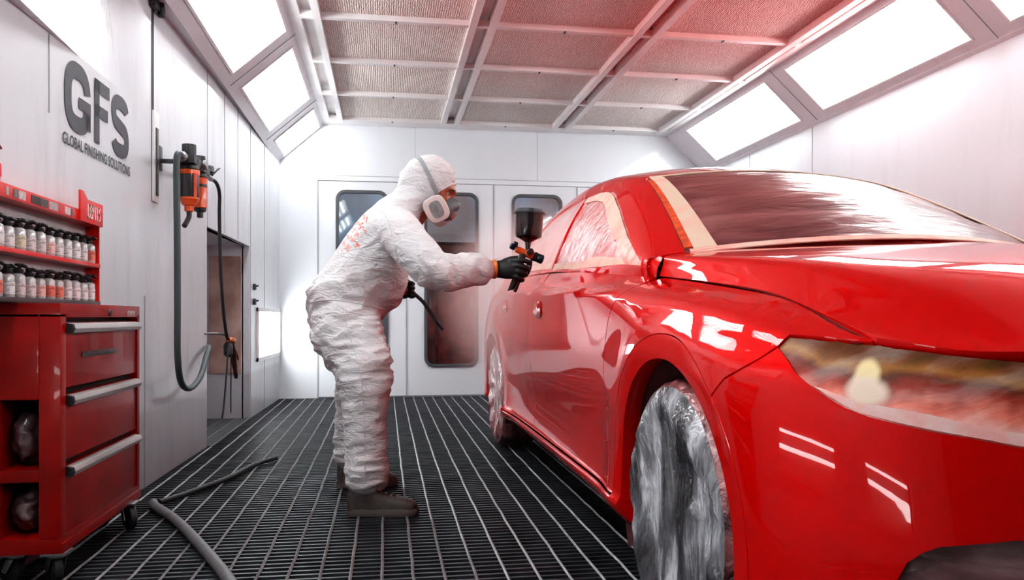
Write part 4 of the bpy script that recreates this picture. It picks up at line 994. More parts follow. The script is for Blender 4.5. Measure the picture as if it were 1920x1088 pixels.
def limb(mb, pts, n=20, lat=(0, 1, 0), sub=5, dome=True):
    """pts: (centre, half depth, half width); rings across the path, lat is the width direction"""
    C = spline([p[0] for p in pts], sub); A = spline([(p[1], p[2], 0) for p in pts], sub); lat = Vector(lat); rings = []
    for i, c in enumerate(C):
        t = (C[min(i + 1, len(C) - 1)] - C[max(i - 1, 0)]).normalized(); w_ = (lat - t * lat.dot(t)).normalized(); d = t.cross(w_)
        rings.append([c + d * A[i].x * math.cos(2 * PI * k / n) + w_ * A[i].y * math.sin(2 * PI * k / n) for k in range(n)])
    if dome:
        def cap_(r, c, t, h): return [[c + (p - c) * q + t * h * g for p in r] for q, g in ((.8, .55), (.4, .92), (.05, 1.0))]
        t0 = (C[0] - C[1]).normalized(); t1 = (C[-1] - C[-2]).normalized()
        rings = cap_(rings[0], C[0], t0, min(A[0].x, A[0].y) * .6)[::-1] + rings + cap_(rings[-1], C[-1], t1, min(A[-1].x, A[-1].y) * .6)
    mb.rings(rings)
YM = 3.55
def body_parts(mb, k, arms=True):
    """torso, legs and arms; k scales the girth"""
    q = lambda *a: [(c, d * k, w_ * k) for c, d, w_ in a]
    limb(mb, q(((-.165, YM, .735), .12, .165), ((-.172, YM, .80), .155, .185), ((-.155, YM, .875), .168, .187), ((-.09, YM, .965), .172, .185), ((-.035, YM, 1.07), .160, .195), ((.012, YM, 1.17), .138, .205), ((.055, YM, 1.245), .105, .17), ((.095, YM, 1.29), .075, .10)))
    for sg, (kx, ky, kz), (ax, ay) in ((-1, (-.082, 3.335, .575), (-.075, 3.305)), (1, (-.118, 3.75, .56), (-.150, 3.835))):
        hy = YM + sg * .095
        mid = lambda t, a, b_: a + (b_ - a) * t
        limb(mb, q(((-.172, hy, .80), .145, .115), ((-.155, mid(.3, hy, ky), .73), .142, .122), ((mid(.62, -.16, kx), mid(.6, hy, ky), .65), .122, .110), ((kx, ky, kz), .106, .098), ((mid(.45, kx, ax) - .004, mid(.4, ky, ay), .43), .090, .086), ((ax - .002, mid(.8, ky, ay), .28), .084, .080), ((ax, ay, .175), .081, .078), ((ax + .002, ay, .125 if k == 1 else .06), .078 if k == 1 else .09, .074)))
    if arms:
        limb(mb, q(((.035, 3.43, 1.185), .085, .10), ((.062, 3.36, 1.150), .088, .095), ((.118, 3.285, 1.075), .085, .088), ((.185, 3.225, .995), .080, .080), ((.255, 3.232, .985), .073, .076), ((.345, 3.262, .995), .062, .066), ((.395, 3.282, .998), .060, .062), ((.421, 3.292, 1.0), .050, .052)), lat=(.3, .9, .2))
        limb(mb, q(((.035, 3.67, 1.185), .085, .10), ((.04, 3.74, 1.14), .088, .09), ((.00, 3.80, 1.04), .08, .082), ((-.03, 3.80, .95), .075, .075), ((.0, 3.755, .925), .066, .066), ((.045, 3.70, .925), .055, .058)), lat=(.5, .8, .2))
# --- skin: head with a face, slim body under the suit, hands
HF = Vector((.89, -.20, -.42)).normalized(); HU0 = Vector((0, 0, 1)); HL_ = HU0.cross(HF).normalized(); HU = HF.cross(HL_).normalized()   # forward, left, up of the head
HC = Vector((.205, YM - .005, 1.372))
def hp(f, l, u): return HC + HF * f + HL_ * l + HU * u
def head(mb):
    n, m_ = 56, 48; rings = []
    for i in range(m_ + 1):
        a = -PI / 2 + PI * i / m_; a = max(-1.55, min(1.55, a)); r = []
        for k in range(n):
            b_ = 2 * PI * k / n; x, y, z = math.cos(a) * math.cos(b_), math.cos(a) * math.sin(b_), math.sin(a)
            f, l, u = x * .098, y * .076, z * .118
            if z < 0: l *= 1 - .22 * (-z) ** 1.5; f += .012 * (-z) * max(x, 0)
            if x < 0: f *= 1.02
            front = max(0, x)
            g = lambda l0, u0, sl, su: math.exp(-((l - l0) / sl) ** 2 - ((u - u0) / su) ** 2) * (1 if x > 0 else 0)
            f += .013 * g(0, .026, .040, .012) + .007 * (g(.03, .024, .02, .008) + g(-.03, .024, .02, .008))      # brow
            f -= .013 * (g(.031, .002, .016, .012) + g(-.031, .002, .016, .012))                                       # eye sockets
            f += .030 * g(0, -.030, .011, .018) + .016 * g(0, -.005, .009, .022) + .01 * (g(.011, -.036, .007, .008) + g(-.011, -.036, .007, .008))
            f += .006 * (g(.042, -.026, .022, .02) + g(-.042, -.026, .022, .02))                                       # cheek bones
            f += .009 * g(0, -.068, .02, .006) + .008 * g(0, -.080, .018, .006) + .012 * g(0, -.108, .022, .016)       # lips, chin
            r.append(hp(f, l, u))
        rings.append(r)
    mb.rings(rings)
    for s in (-1, 1):                                                                                                  # ears
        R = [[hp(-.008 + .010 * math.cos(t) * q, s * (.074 + .012 * h), .0 + .03 * math.sin(t) * q) for t in [2 * PI * j / 12 for j in range(12)]] for q, h in ((.6, -.5), (1, .4), (.95, 1), (.4, .8))]
        mb.rings(R)
M_skin = mat('skin', rgb(168, 92, 66), 0.5, noise_scale=40, noise_amt=0.2, spec=0.35, bump=0.1, bump_scale=200)
mb = MB(); body_parts(mb, .62); head(mb)
limb(mb, [(hp(-.03, 0, -.05), .055, .055), ((.135, YM, 1.27), .06, .06), ((.06, YM, 1.2), .07, .08)])
limb(mb, [((.40, 3.28, .999), .03, .034), ((.46, 3.30, 1.0), .026, .034), ((.50, 3.298, 1.0), .022, .040), ((.53, 3.292, 1.0), .016, .036)], lat=(0, .15, 1))
limb(mb, [((.03, 3.72, .925), .028, .034), ((.075, 3.675, .925), .026, .038), ((.10, 3.655, .925), .022, .036)], lat=(0, 0, 1))
me = remesh(mb, .0055, 1)
person = mesh_obj('person', me, M_skin, origin=(-.07, 3.5, 0))
tag(person, 'person in white hooded coveralls and respirator leaning forward with a spray gun', 'person')
# eyes and brows
M_eye = mat('eye_white', rgb(214, 200, 190), 0.2); M_iris = mat('iris', rgb(40, 24, 16), 0.15); M_brow = mat('eyebrow_hair', rgb(34, 22, 18), 0.8)
for s in (-1, 1):
    b = MB(); b.ellipsoid(hp(.076, s * .031, .001), .0125, .0125, .0125, 16, 10); e = b.build('eye', M_eye, person, smooth=True)
    c = hp(.076, s * .031, .001); d = (HF * 1.0 + HL_ * (-.05)).normalized()
    b = MB(); b.lathe(c + d * .0106, d, [(.0062, 0), (.0058, .0014), (.002, .0022), (.0004, .0023)], 14); b.build('iris', M_iris, e, smooth=True)
    b = MB()
    for up, rr_ in ((1, .0034), (-1, .0026)):
        b.tube([hp(.083 - .006 * abs(t) ** 2, s * .031 + .0155 * t, .001 + up * (.0066 - .005 * t * t)) for t in (-1, -.6, -.2, .2, .6, 1)], [rr_ * .6, rr_, rr_, rr_, rr_, rr_ * .6], 8)
    b.build('eyelid', M_skin, person, smooth=True)
    b = MB(); b.tube([hp(.1005 - .012 * t * t * (1.4 if t > 0 else .8), s * (.031 + .020 * t), .021 + .004 * (1 - t * t)) for t in (-1, -.5, 0, .5, 1)], [.003, .0045, .0045, .004, .0015], 8); b.build('eyebrow', M_brow, person, smooth=True)
# --- white coverall
M_suit = bpy.data.materials.new('white_coverall_fabric'); t = NT(M_suit)
o_ = t.n('ShaderNodeOutputMaterial'); b_ = t.n('ShaderNodeBsdfPrincipled'); t.l(b_.outputs[0], o_.inputs[0]); b_.inputs['Roughness'].default_value = 0.75
b_.inputs['Sheen Weight'].default_value = 0.1; b_.inputs['Subsurface Weight'].default_value = 0.0
tc = t.n('ShaderNodeTexCoord'); nz = t.n('ShaderNodeTexNoise'); nz.inputs['Scale'].default_value = 7; nz.inputs['Detail'].default_value = 6; t.l(tc.outputs['Object'], nz.inputs['Vector'])
mr = t.n('ShaderNodeMapRange'); mr.inputs['From Min'].default_value = .5; mr.inputs['From Max'].default_value = .8; mr.inputs['To Max'].default_value = .35; t.l(nz.outputs['Fac'], mr.inputs['Value'])
mx = t.n('ShaderNodeMix', data_type='RGBA'); mx.inputs['A'].default_value = rgb(222, 220, 222); mx.inputs['B'].default_value = rgb(216, 184, 180); t.l(mr.outputs[0], mx.inputs['Factor']); t.l(mx.outputs['Result'], b_.inputs['Base Color'])
mp = t.n('ShaderNodeMapping'); mp.inputs['Scale'].default_value = (1, 1, 2.2); t.l(tc.outputs['Object'], mp.inputs['Vector'])
n2 = t.n('ShaderNodeTexNoise'); n2.inputs['Scale'].default_value = 17; n2.inputs['Detail'].default_value = 5; n2.inputs['Distortion'].default_value = 1.5; t.l(mp.outputs[0], n2.inputs['Vector'])
bp = t.n('ShaderNodeBump'); bp.inputs['Strength'].default_value = 0.8; bp.inputs['Distance'].default_value = 0.013; t.l(n2.outputs['Fac'], bp.inputs['Height']); t.l(bp.outputs[0], b_.inputs['Normal'])
mb = MB(); body_parts(mb, 1.0)
limb(mb, [((.05, YM, 1.23), .10, .13), ((.105, YM, 1.30), .085, .10), ((.15, YM, 1.345), .082, .085)])     # collar into the hood
me = remesh(mb, .0072, 5)
def ridge(v): return 1 - 2 * abs(noise.noise(v))
def folds(p, nrm):
    x, y, z = p
    w1 = noise.noise(Vector((x * 5, y * 5, z * 4)))
    if x > .13 and z < 1.12:      # sleeve: slanting rings of cloth
        s = x * 30 + z * 14 + y * 10 + 2.2 * w1; d = .009 * math.sin(s) * (0.5 + noise.noise(Vector((x * 9, y * 9, z * 9)))) + .008 * ridge(Vector((x * 22 + z * 8, y * 12, z * 16)))
        if x > .40: d -= .006 * min(1, (x - .40) / .03)
        return d
    if z < .80:                   # trousers: many short level creases, stacked at knee and cuff
        k = .5 + math.exp(-((z - .60) / .13) ** 2) + .7 * math.exp(-((z - .17) / .07) ** 2) + .5 * math.exp(-((z - .76) / .06) ** 2)
        return (.0075 * ridge(Vector((x * 9 + 2 * w1, y * 9, z * 26))) + .0085 * ridge(Vector((x * 5 + z * 5, y * 5, z * 11 - x * 6)))) * k - .003
    kk = .6 + 1.3 * math.exp(-((z - .89) / .07) ** 2)
    return (.0085 * ridge(Vector((x * 7 + z * 9, y * 6, z * 14 - x * 10 + w1))) + .012 * noise.noise(Vector((x * 4 - z * 4, y * 5, z * 6)))) * kk - .002
displace(me, folds)
suit = mesh_obj('coverall', me, M_suit, person)
from mathutils.bvhtree import BVHTree
sv = [v.co + Vector(person.location) for v in me.vertices]; sbv = BVHTree.FromPolygons(sv, [tuple(p.vertices) for p in me.polygons])
# gathered waist seam, side seam and cuffs as thin raised welts
def welt(name, pts, dirn, r, m, parent, lift=.001, n=6):
    out = []
    for p in spline(pts, n):
        loc, nn, ix, ds = sbv.ray_cast(Vector((p[0], 2.6, p[2])), Vector(dirn), 1.6)
        if loc is not None: out.append(loc + nn * lift)
    b = MB(); b.tube(out, r, 6); return b.build(name, m, parent, smooth=True)
M_seamw = mat('coverall_seam', rgb(214, 210, 212), 0.8)
welt('seam', [(-.17, 0, .84), (-.14, 0, .72), (-.10, 0, .60), (-.085, 0, .45), (-.08, 0, .30), (-.078, 0, .14)], (0, 1, 0), .0016, M_seamw, suit)
welt('seam', [(-.31, 0, .86), (-.25, 0, .87), (-.16, 0, .865), (-.08, 0, .85), (0.0, 0, .83)], (0, 1, 0), .0025, M_seamw, suit)
welt('seam', [(-.03, 0, 1.26), (.01, 0, 1.2), (.03, 0, 1.12), (.05, 0, 1.03)], (0, 1, 0), .0018, M_seamw, suit)
# faded red print across the back
M_print = mat('red_back_print', rgb(226, 92, 72), 0.8, noise_scale=60, col2=rgb(238, 190, 184))
b = MB(); rr = random.Random(5)
for ln, (cx, cz) in enumerate([(-.085, 1.225), (-.108, 1.195), (-.130, 1.165), (-.150, 1.135), (-.172, 1.10)]):
    for g in range(3 + (ln % 2)):
        gx = cx + (g - 1.5) * .017 * .5 + .004 * ln * (g - 1); gz = cz - (g - 1.5) * .023
        for q in range(3):
            x0, z0 = gx + rr.uniform(-.006, .006), gz + rr.uniform(-.009, .009); dx, dz = rr.choice([(.010, .004), (.002, .011), (.007, -.008), (-.004, .01)])
            w2 = rr.uniform(.002, .0038); L_ = math.hypot(dx, dz); nx, nz_ = -dz / L_ * w2, dx / L_ * w2; P4 = []
            for (px_, pz_) in ((x0 - dx - nx, z0 - dz - nz_), (x0 + dx - nx, z0 + dz - nz_), (x0 + dx + nx, z0 + dz + nz_), (x0 - dx + nx, z0 - dz + nz_)):
                loc, nn, ix, ds = sbv.ray_cast(Vector((px_, 2.9, pz_)), Vector((0, 1, 0)), 1.2)
                if loc is not None: P4.append(loc + nn * .0012)
            if len(P4) == 4: b.quad(*P4)
b.build('back_print', M_print, suit)
# --- hood: rings from the gathered face opening over the back of the head
OPA = (HF * .86 - HU * .50).normalized(); OPU = (HU * .86 + HF * .50).normalized()
def hoodring(c, ru, rd, rl, am=0.0, n=64, ph=0.0):
    out = []
    for k in range(n):
        a = 2 * PI * k / n; cu = math.sin(a); cl = math.cos(a); g = 1 + am * math.sin(a * 16 + ph) + am * .6 * math.sin(a * 9 + 1)
        out.append(c + (OPU * (ru if cu > 0 else rd) * cu + HL_ * rl * cl) * g)
    return out
oc = HC + OPA * .044 - OPU * .004
R = [hoodring(oc + OPA * .002, .098, .104, .069, .015), hoodring(oc - OPA * .004, .106, .110, .076, .035), hoodring(oc - OPA * .022, .117, .124, .087, .035, ph=.3), hoodring(oc - OPA * .052, .126, .138, .097, .018, ph=.6),
     hoodring(oc - OPA * .09, .126, .140, .102, .008), hoodring(oc - OPA * .125, .114, .130, .098, .006), hoodring(oc - OPA * .155, .092, .098, .084, .01), hoodring(oc - OPA * .178, .060, .072, .060, .01), hoodring(oc - OPA * .190, .026, .036, .03), hoodring(oc - OPA * .193, .004, .006, .005)]
Rd = []
for a, c in zip(R[:-1], R[1:]):
    for q in (0, .34, .67): Rd.append([p + (s - p) * q for p, s in zip(a, c)])
Rd.append(R[-1]); inner_r = [[p + (oc - p) * .06 - OPA * .03 for p in R[0]]]
mbh = MB(); mbh.rings(inner_r + Rd, cap=False)
hd = mbh.build('hood', M_suit, suit, smooth=True, angle=180)
displace(hd.data, lambda p, q: .0045 * noise.noise(Vector(p) * 14) + .0035 * ridge(Vector((p[0] * 10, p[1] * 10, p[2] * 22))) - .001)
b = MB(); b.tube(R[0] + [R[0][0]], .0042, 8, cap=False); b.build('elastic_hem', M_suit, hd, smooth=True)
# --- respirator
M_mask = mat('grey_rubber', rgb(98, 98, 102), 0.5); M_cart = mat('cartridge_white', rgb(226, 208, 204), 0.45, noise_scale=12, noise_amt=.1); M_cartl = mat('cartridge_label', rgb(150, 148, 150), 0.6, noise_scale=55, noise_amt=.35)
mk = MB(); R = []
for q in range(9):
    t_ = q / 8; f = .078 + .062 * math.sin(min(1, t_ * 1.25) * PI / 2) * (1 if t_ < .9 else 1); r = 1 - .78 * t_ ** 2.2
    ring = []
    for k in range(28):
        a = 2 * PI * k / 28; u = math.sin(a); l = math.cos(a)
        ring.append(hp(f - .03 * abs(l) * (1 - t_) + (.012 if u > 0 else 0) * u * t_, l * .056 * r * (1 - .35 * max(0, u)), -.062 + u * (.060 if u > 0 else .056) * r + .012 * t_))
    R.append(ring)
mk.rings(R); resp = mk.build('respirator', M_mask, person, smooth=True, angle=180)
b = MB(); b.lathe(hp(.128, 0, -.075), HF - HU * .25, [(.020, 0), (.022, .008), (.020, .016), (.012, .018)], 18); b.build('exhale_valve', mat('valve', rgb(150, 88, 80), .5), resp, smooth=True)
def cartridge(s):
    nrm = (HL_ * s * .90 + HF * .34 - HU * .10).normalized(); c = hp(.070, s * .070, -.082)
    u = (HU * .60 - HF * .78); u = (u - nrm * u.dot(nrm)).normalized(); v = nrm.cross(u)
    def rr_(hu_, hv, o, r=.45, n=40):
        out = []
        for k in range(n):
            a = 2 * PI * k / n; cu, cv = math.cos(a), math.sin(a); e = .62
            out.append(c + nrm * o + u * hu_ * math.copysign(abs(cu) ** e, cu) + v * hv * math.copysign(abs(cv) ** e, cv))
        return out
    b = MB(); b.rings([rr_(.028, .026, -.02), rr_(.046, .042, -.012), rr_(.056, .050, -.004), rr_(.057, .051, .008), rr_(.054, .048, .014), rr_(.050, .044, .016)]); cb = b.build('cartridge', M_cart, resp, smooth=True, angle=35)
    b = MB(); b.rings([rr_(.038, .027, .0155), rr_(.037, .026, .0175)]); b.build('cartridge_label', M_cartl, cb, smooth=True, angle=35)
for s in (-1, 1): cartridge(s)
hbv = BVHTree.FromPolygons([v.co + worldloc(person) for v in hd.data.vertices], [tuple(p.vertices) for p in hd.data.polygons])
for s in (-1, 1):
    path = spline([hp(.072, s * .062, -.045), hp(.035, s * .085, -.01), hp(-.015, s * .09, .035), hp(-.07, s * .08, .075), hp(-.105, s * .05, .09), hp(-.115, 0, .095)], 8); fl = []
    for p in path:
        loc, nn, ix, ds = hbv.find_nearest(p); out_ = (p - HC).normalized()
        q = loc + out_ * .0035 if (p - HC).length < (loc - HC).length + .01 or ds < .03 else p
        fl.append(q)
    b = MB(); rg = []
    for i, p in enumerate(fl):
        t_ = (fl[min(i + 1, len(fl) - 1)] - fl[max(i - 1, 0)]).normalized(); o2 = (p - HC).normalized(); w_ = t_.cross(o2).normalized()
        rg.append([p + w_ * .009 + o2 * .0015, p - w_ * .009 + o2 * .0015, p - w_ * .009 - o2 * .0015, p + w_ * .009 - o2 * .0015])
    b.rings(rg); b.build('strap', mat('strap_grey', rgb(150, 152, 156), .7) if s < 0 else bpy.data.materials['strap_grey'], resp, smooth=True)
# --- gloves
M_glove = mat('black_nitrile', rgb(24, 24, 27), 0.45, noise_scale=30, noise_amt=.2, bump=.25, bump_scale=60)
GY = 3.30      # plane of the gun
def glove_right():
    mb = MB()
    limb(mb, [((.443, 3.300, 1.0), .028, .036), ((.47, 3.299, 1.0), .026, .037), ((.50, 3.292, 1.0), .026, .042), ((.528, 3.284, 1.003), .022, .044), ((.542, 3.282, 1.004), .017, .042)], lat=(0, .1, 1), n=18)
    fing = [  # index on the trigger, three fingers wrapped round the grip: knuckle, middle joint, end joint, tip
        ([(.530, 3.276, 1.034), (.560, 3.268, 1.036), (.590, 3.276, 1.030), (.600, 3.300, 1.026), (.592, 3.318, 1.024)], .0105),
        ([(.534, 3.272, 1.014), (.560, 3.264, 1.010), (.584, 3.274, 1.004), (.588, 3.302, .999), (.566, 3.322, .997)], .0112),
        ([(.532, 3.272, .992), (.554, 3.264, .986), (.577, 3.274, .979), (.579, 3.302, .974), (.558, 3.321, .973)], .0105),
        ([(.524, 3.276, .972), (.545, 3.268, .964), (.564, 3.277, .957), (.566, 3.300, .953), (.548, 3.316, .952)], .0093)]
    for pts, r in fing:
        P = spline(pts, 5); n = len(P); rs = [r * (1.12 - .28 * i / n) for i in range(n)]; rs[-1] *= .6; mb.tube([Vector(pts[0]) - Vector((.02, -.006, 0))] + P, [r] + rs, 10)
    P = spline([(.478, 3.315, 1.02), (.505, 3.330, 1.036), (.535, 3.330, 1.047), (.562, 3.324, 1.05)], 5); n = len(P); mb.tube(P, [.017 - .007 * i / n for i in range(n - 1)] + [.006], 10)
    return remesh(mb, .0026, 3)
mesh_obj('glove', glove_right(), M_glove, person)
b = MB(); b.lathe((.438, 3.297, .9995), (1, .05, .01), [(.036, 0), (.040, .003), (.040, .016), (.037, .019)], 22, cap=False); b.build('glove_cuff', mat('orange_cuff', rgb(206, 120, 62), .6), person, smooth=True)
mb = MB(); limb(mb, [((.04, 3.705, .925), .03, .036), ((.075, 3.675, .925), .026, .042), ((.095, 3.66, .925), .02, .042)], lat=(0, 0, 1), n=16)
for i, z in enumerate((.955, .935, .915, .897)):
    P = spline([(.09, 3.655, z), (.118, 3.640, z), (.128, 3.662, z - .004), (.112, 3.682, z - .006)], 5); mb.tube(P, [.0105 - .003 * j / len(P) for j in range(len(P))], 8)
P = spline([(.07, 3.69, .95), (.09, 3.70, .965), (.112, 3.692, .962)], 5); mb.tube(P, [.014 - .005 * j / len(P) for j in range(len(P))], 8)
mesh_obj('glove', remesh(mb, .003, 3), M_glove, person)
# --- work shoes
M_shoe = mat('grey_brown_leather', rgb(74, 64, 60), .6, noise_scale=25, noise_amt=.35, bump=.2, bump_scale=90); M_sole = mat('shoe_sole', rgb(92, 84, 80), .7); M_lace = mat('shoe_lace', rgb(48, 42, 40), .8)
def shoe(x0, y0, rz):
    c, s = math.cos(rz), math.sin(rz); T = lambda f, l, u: (x0 + f * c - l * s, y0 + f * s + l * c, u)
    prof = [(-.075, .028, .095), (-.06, .036, .125), (-.03, .039, .135), (.0, .040, .132), (.03, .042, .112), (.07, .046, .092), (.11, .050, .078), (.15, .050, .070), (.18, .044, .060), (.198, .028, .046), (.204, .012, .036)]
    P = spline([(f, w_, h) for f, w_, h in prof], 4); R = []
    for f, w_, h in P:
        R.append([T(f, w_ * math.copysign(abs(math.cos(a)) ** .7, math.cos(a)), .022 + (h - .022) * max(0, math.sin(a)) ** .75 if math.sin(a) > 0 else .022) for a in [2 * PI * k / 24 for k in range(24)]])
    b = MB(); b.rings(R); sh = b.build('shoe', M_shoe, person, smooth=True, angle=70)
    out = [(-.080, .0), (-.074, .028), (-.04, .040), (.03, .043), (.09, .051), (.15, .053), (.19, .040), (.208, .012), (.208, -.012), (.19, -.04), (.15, -.053), (.09, -.051), (.03, -.043), (-.04, -.04), (-.074, -.028)]
    O = spline([(f, l, 0) for f, l in out] + [(out[0][0], out[0][1], 0)], 3)[:-1]
    b = MB(); b.rings([[T(p.x * .985, p.y * .96, .001) for p in O], [T(p.x, p.y, .008) for p in O], [T(p.x, p.y, .024) for p in O], [T(p.x * .98, p.y * .94, .032) for p in O]]); b.build('sole', M_sole, sh, smooth=True, angle=50)
    b = MB()
    for i in range(4):
        f = .035 + .022 * i; h = float(np.interp(f, [q[0] for q in prof], [q[2] for q in prof])) + .002; w_ = .026
        for sg in (-1, 1): b.tube(spline([T(f, -w_ * sg, h - .014), T(f + .008, 0, h), T(f + .018, w_ * sg, h - .018)], 4), .0028, 6)
    for sg in (-1, 1): b.tube(spline([T(.03, 0, .118), T(.035, sg * .025, .122), T(.045, sg * .035, .098)], 4), .0026, 6)
    b.build('lace', M_lace, sh, smooth=True)
shoe(-.072, 3.290, -.12); shoe(-.148, 3.84, .05)
# ================================================================== SPRAY GUN
M_gmet = mat('gun_metal', rgb(70, 78, 92), .25, metal=.8); M_gor = mat('gun_orange', rgb(214, 84, 34), .3, coat=.5); M_gblk = mat('gun_black', rgb(30, 24, 24), .35, noise_scale=18, col2=rgb(70, 20, 18))
M_cup = mat('paint_cup', rgb(26, 16, 17), .25, coat=.6, noise_scale=8, col2=rgb(70, 12, 12), ramp=(.5, .8)); M_lid = mat('cup_lid', rgb(56, 56, 60), .35)
gun = thing('spray_gun', 'spray gun with dark paint cup and orange body in the black gloved hand', 'spray gun', (.575, GY, .91))
ax = Vector((.93, 0, -.36)).normalized(); au = Vector((.36, 0, .93)).normalized()
gb = Vector((.585, GY, 1.068))
b = MB(); b.lathe(gb - ax * .050, ax, [(.010, 0), (.014, .004), (.0145, .05), (.017, .054), (.017, .078), (.013, .082)], 20); b.build('body', M_gor, gun, smooth=True, angle=40)
b = MB(); b.lathe(gb + ax * .030, ax, [(.014, 0), (.020, .004), (.020, .016), (.017, .018), (.0195, .022), (.0195, .042), (.015, .046), (.006, .048)], 22); b.build('air_cap', M_gmet, gun, smooth=True, angle=35)
b = MB(); b.lathe(gb - ax * .052 + au * .004, -ax, [(.009, 0), (.013, .004), (.013, .02), (.009, .024)], 16); b.lathe(gb - ax * .048 + au * .016 + Vector((0, -.012, 0)), -ax, [(.006, 0), (.011, .003), (.011, .018), (.007, .022)], 16); b.build('adjusting_knob', M_gmet, gun, smooth=True, angle=35)
b = MB(); b.lathe(gb + Vector((.012, -.017, .004)), (0, -1, 0), [(.012, -.004), (.015, 0), (.015, .012), (.010, .015)], 18); b.build('fan_knob', M_gblk, gun, smooth=True, angle=35)
b = MB(); R = []
for f, z, a1, a2 in ((.570, 1.066, .017, .012), (.562, 1.04, .018, .0125), (.552, 1.00, .017, .012), (.540, .965, .016, .0115), (.528, .935, .015, .0105), (.516, .912, .013, .0095)):
    R.append([(f + a1 * math.cos(2 * PI * k / 16), GY + a2 * math.sin(2 * PI * k / 16), z + .25 * a1 * math.cos(2 * PI * k / 16)) for k in range(16)])
b.rings(R); b.build('handle', M_gblk, gun, smooth=True, angle=60)
b = MB(); b.tube(spline([(.604, GY, 1.052), (.606, GY, 1.03), (.600, GY, 1.0), (.588, GY, .975)], 5), .0045, 8); b.build('trigger', M_gmet, gun, smooth=True)
b = MB(); b.tube([(.552, GY - .004, .95), (.540, GY - .004, .92), (.534, GY - .004, .905)], [.007, .008, .006], 10); b.build('air_fitting', M_gblk, gun, smooth=True)
cc = Vector((.590, GY, 0)); tl_ = Vector((.05, 0, 1)).normalized()
b = MB(); b.lathe(cc + Vector((0, 0, 1.080)), tl_, [(.009, 0), (.011, .018), (.013, .034), (.030, .044), (.052, .054), (.056, .062), (.0585, .115), (.060, .152)], 36); b.build('paint_cup', M_cup, gun, smooth=True, angle=40)
b = MB(); b.lathe(cc + Vector((.0075, 0, 1.231)), tl_, [(.060, 0), (.067, .001), (.067, .008), (.061, .010), (.060, .018), (.053, .021), (.050, .019), (.018, .020), (.014, .026), (.008, .027)], 36); b.build('cup_lid', M_lid, gun, smooth=True, angle=35)
# hose end held behind the body
hs = MB(); hs.tube(spline([(.02, 3.68, .99), (.085, 3.665, .94), (.12, 3.655, .915), (.17, 3.65, .87), (.205, 3.645, .82), (.235, 3.64, .775)], 6), .0085, 10)
h = hs.build('air_hose', mat('dark_hose', rgb(52, 54, 58), .5), smooth=True, origin=(.12, 3.655, .915)); tag(h, 'short dark air hose end drooping from behind the coveralls', 'hose')
b = MB(); b.tube([(.233, 3.64, .778), (.26, 3.636, .742)], [.010, .0065], 10); b.build('hose_fitting', M_gmet, h, smooth=True)
# ================================================================== LOGO ON THE WALL
M_logo = mat('charcoal_lettering', rgb(62, 62, 68), 0.5)
def lwall(y, z, o=.003): return (xl(y) + o, y, z)
def stroke(path, h):
    """2D stroke outline as quads"""
    P = [Vector(p) for p in path]; out = []
    for i, p in enumerate(P):
        t_ = (P[min(i + 1, len(P) - 1)] - P[max(i - 1, 0)]).normalized(); n_ = Vector((-t_.y, t_.x)); out.append((p + n_ * h, p - n_ * h))
    return out
def letter(b, kind, y0, z0, w_, h_):
    T = lambda u, v, o=.003: lwall(y0 + u * w_, z0 + v * h_, o)
    se = lambda a, cx=.5, cy=.5, ra=.37, rb=.39, e=.72: Vector((cx + ra * math.copysign(abs(math.cos(a)) ** e, math.cos(a)), cy + rb * math.copysign(abs(math.sin(a)) ** e, math.sin(a))))
    def put(st):
        for (a, c), (a2, c2) in zip(st[:-1], st[1:]): b.quad(T(*a), T(*c), T(*c2), T(*a2))
    def rect(u0, u1, v0, v1): b.quad(T(u0, v0), T(u1, v0), T(u1, v1), T(u0, v1))
    if kind == 'G':
        put(stroke([se(math.radians(12 + k * 333 / 60)) for k in range(61)], .125)); rect(.745, .995, .10, .53); rect(.52, .80, .36, .53)
    if kind == 'F':
        rect(.08, .36, 0, 1); rect(.08, .95, .80, 1); rect(.08, .85, .42, .61)
    if kind == 'S':
        p = [se(math.radians(15 + k * 165 / 24), .5, .71, .36, .19, .75) for k in range(25)] + [se(math.radians(180 + k * 70 / 10), .5, .71, .36, .20, .8) for k in range(1, 9)]
        q = [Vector((1 - v.x, 1 - v.y)) for v in p][::-1]
        put(stroke(p + q, .118))
logo = thing('wall_logo', 'charcoal GFS Global Finishing Solutions lettering on the white left wall', 'logo', lwall(3.41, 1.43, 0))
for kind, y0, w_ in (('G', 3.07, .245), ('F', 3.338, .185), ('S', 3.535, .215)):
    b = MB(); letter(b, kind, y0, 1.487, w_, .254); b.build('letter', M_logo, logo)
me = text_mesh('GLOBAL FINISHING SOLUTIONS', 1.0, 0.0, offset=.018)
xs = [v.co.x for v in me.vertices]; ys = [v.co.y for v in me.vertices]; x0, x1, y0, y1 = min(xs), max(xs), min(ys), max(ys)
for v in me.vertices:
    yy = 3.058 + (v.co.x - x0) / (x1 - x0) * .705; v.co = lwall(yy, 1.421 + (v.co.y - y0) / (y1 - y0) * .043, .003)
me.transform(Matrix.Translation(-Vector(logo.location))); me.materials.clear(); me.materials.append(M_logo)
fin(bpy.data.objects.new('small_lettering', me), logo)
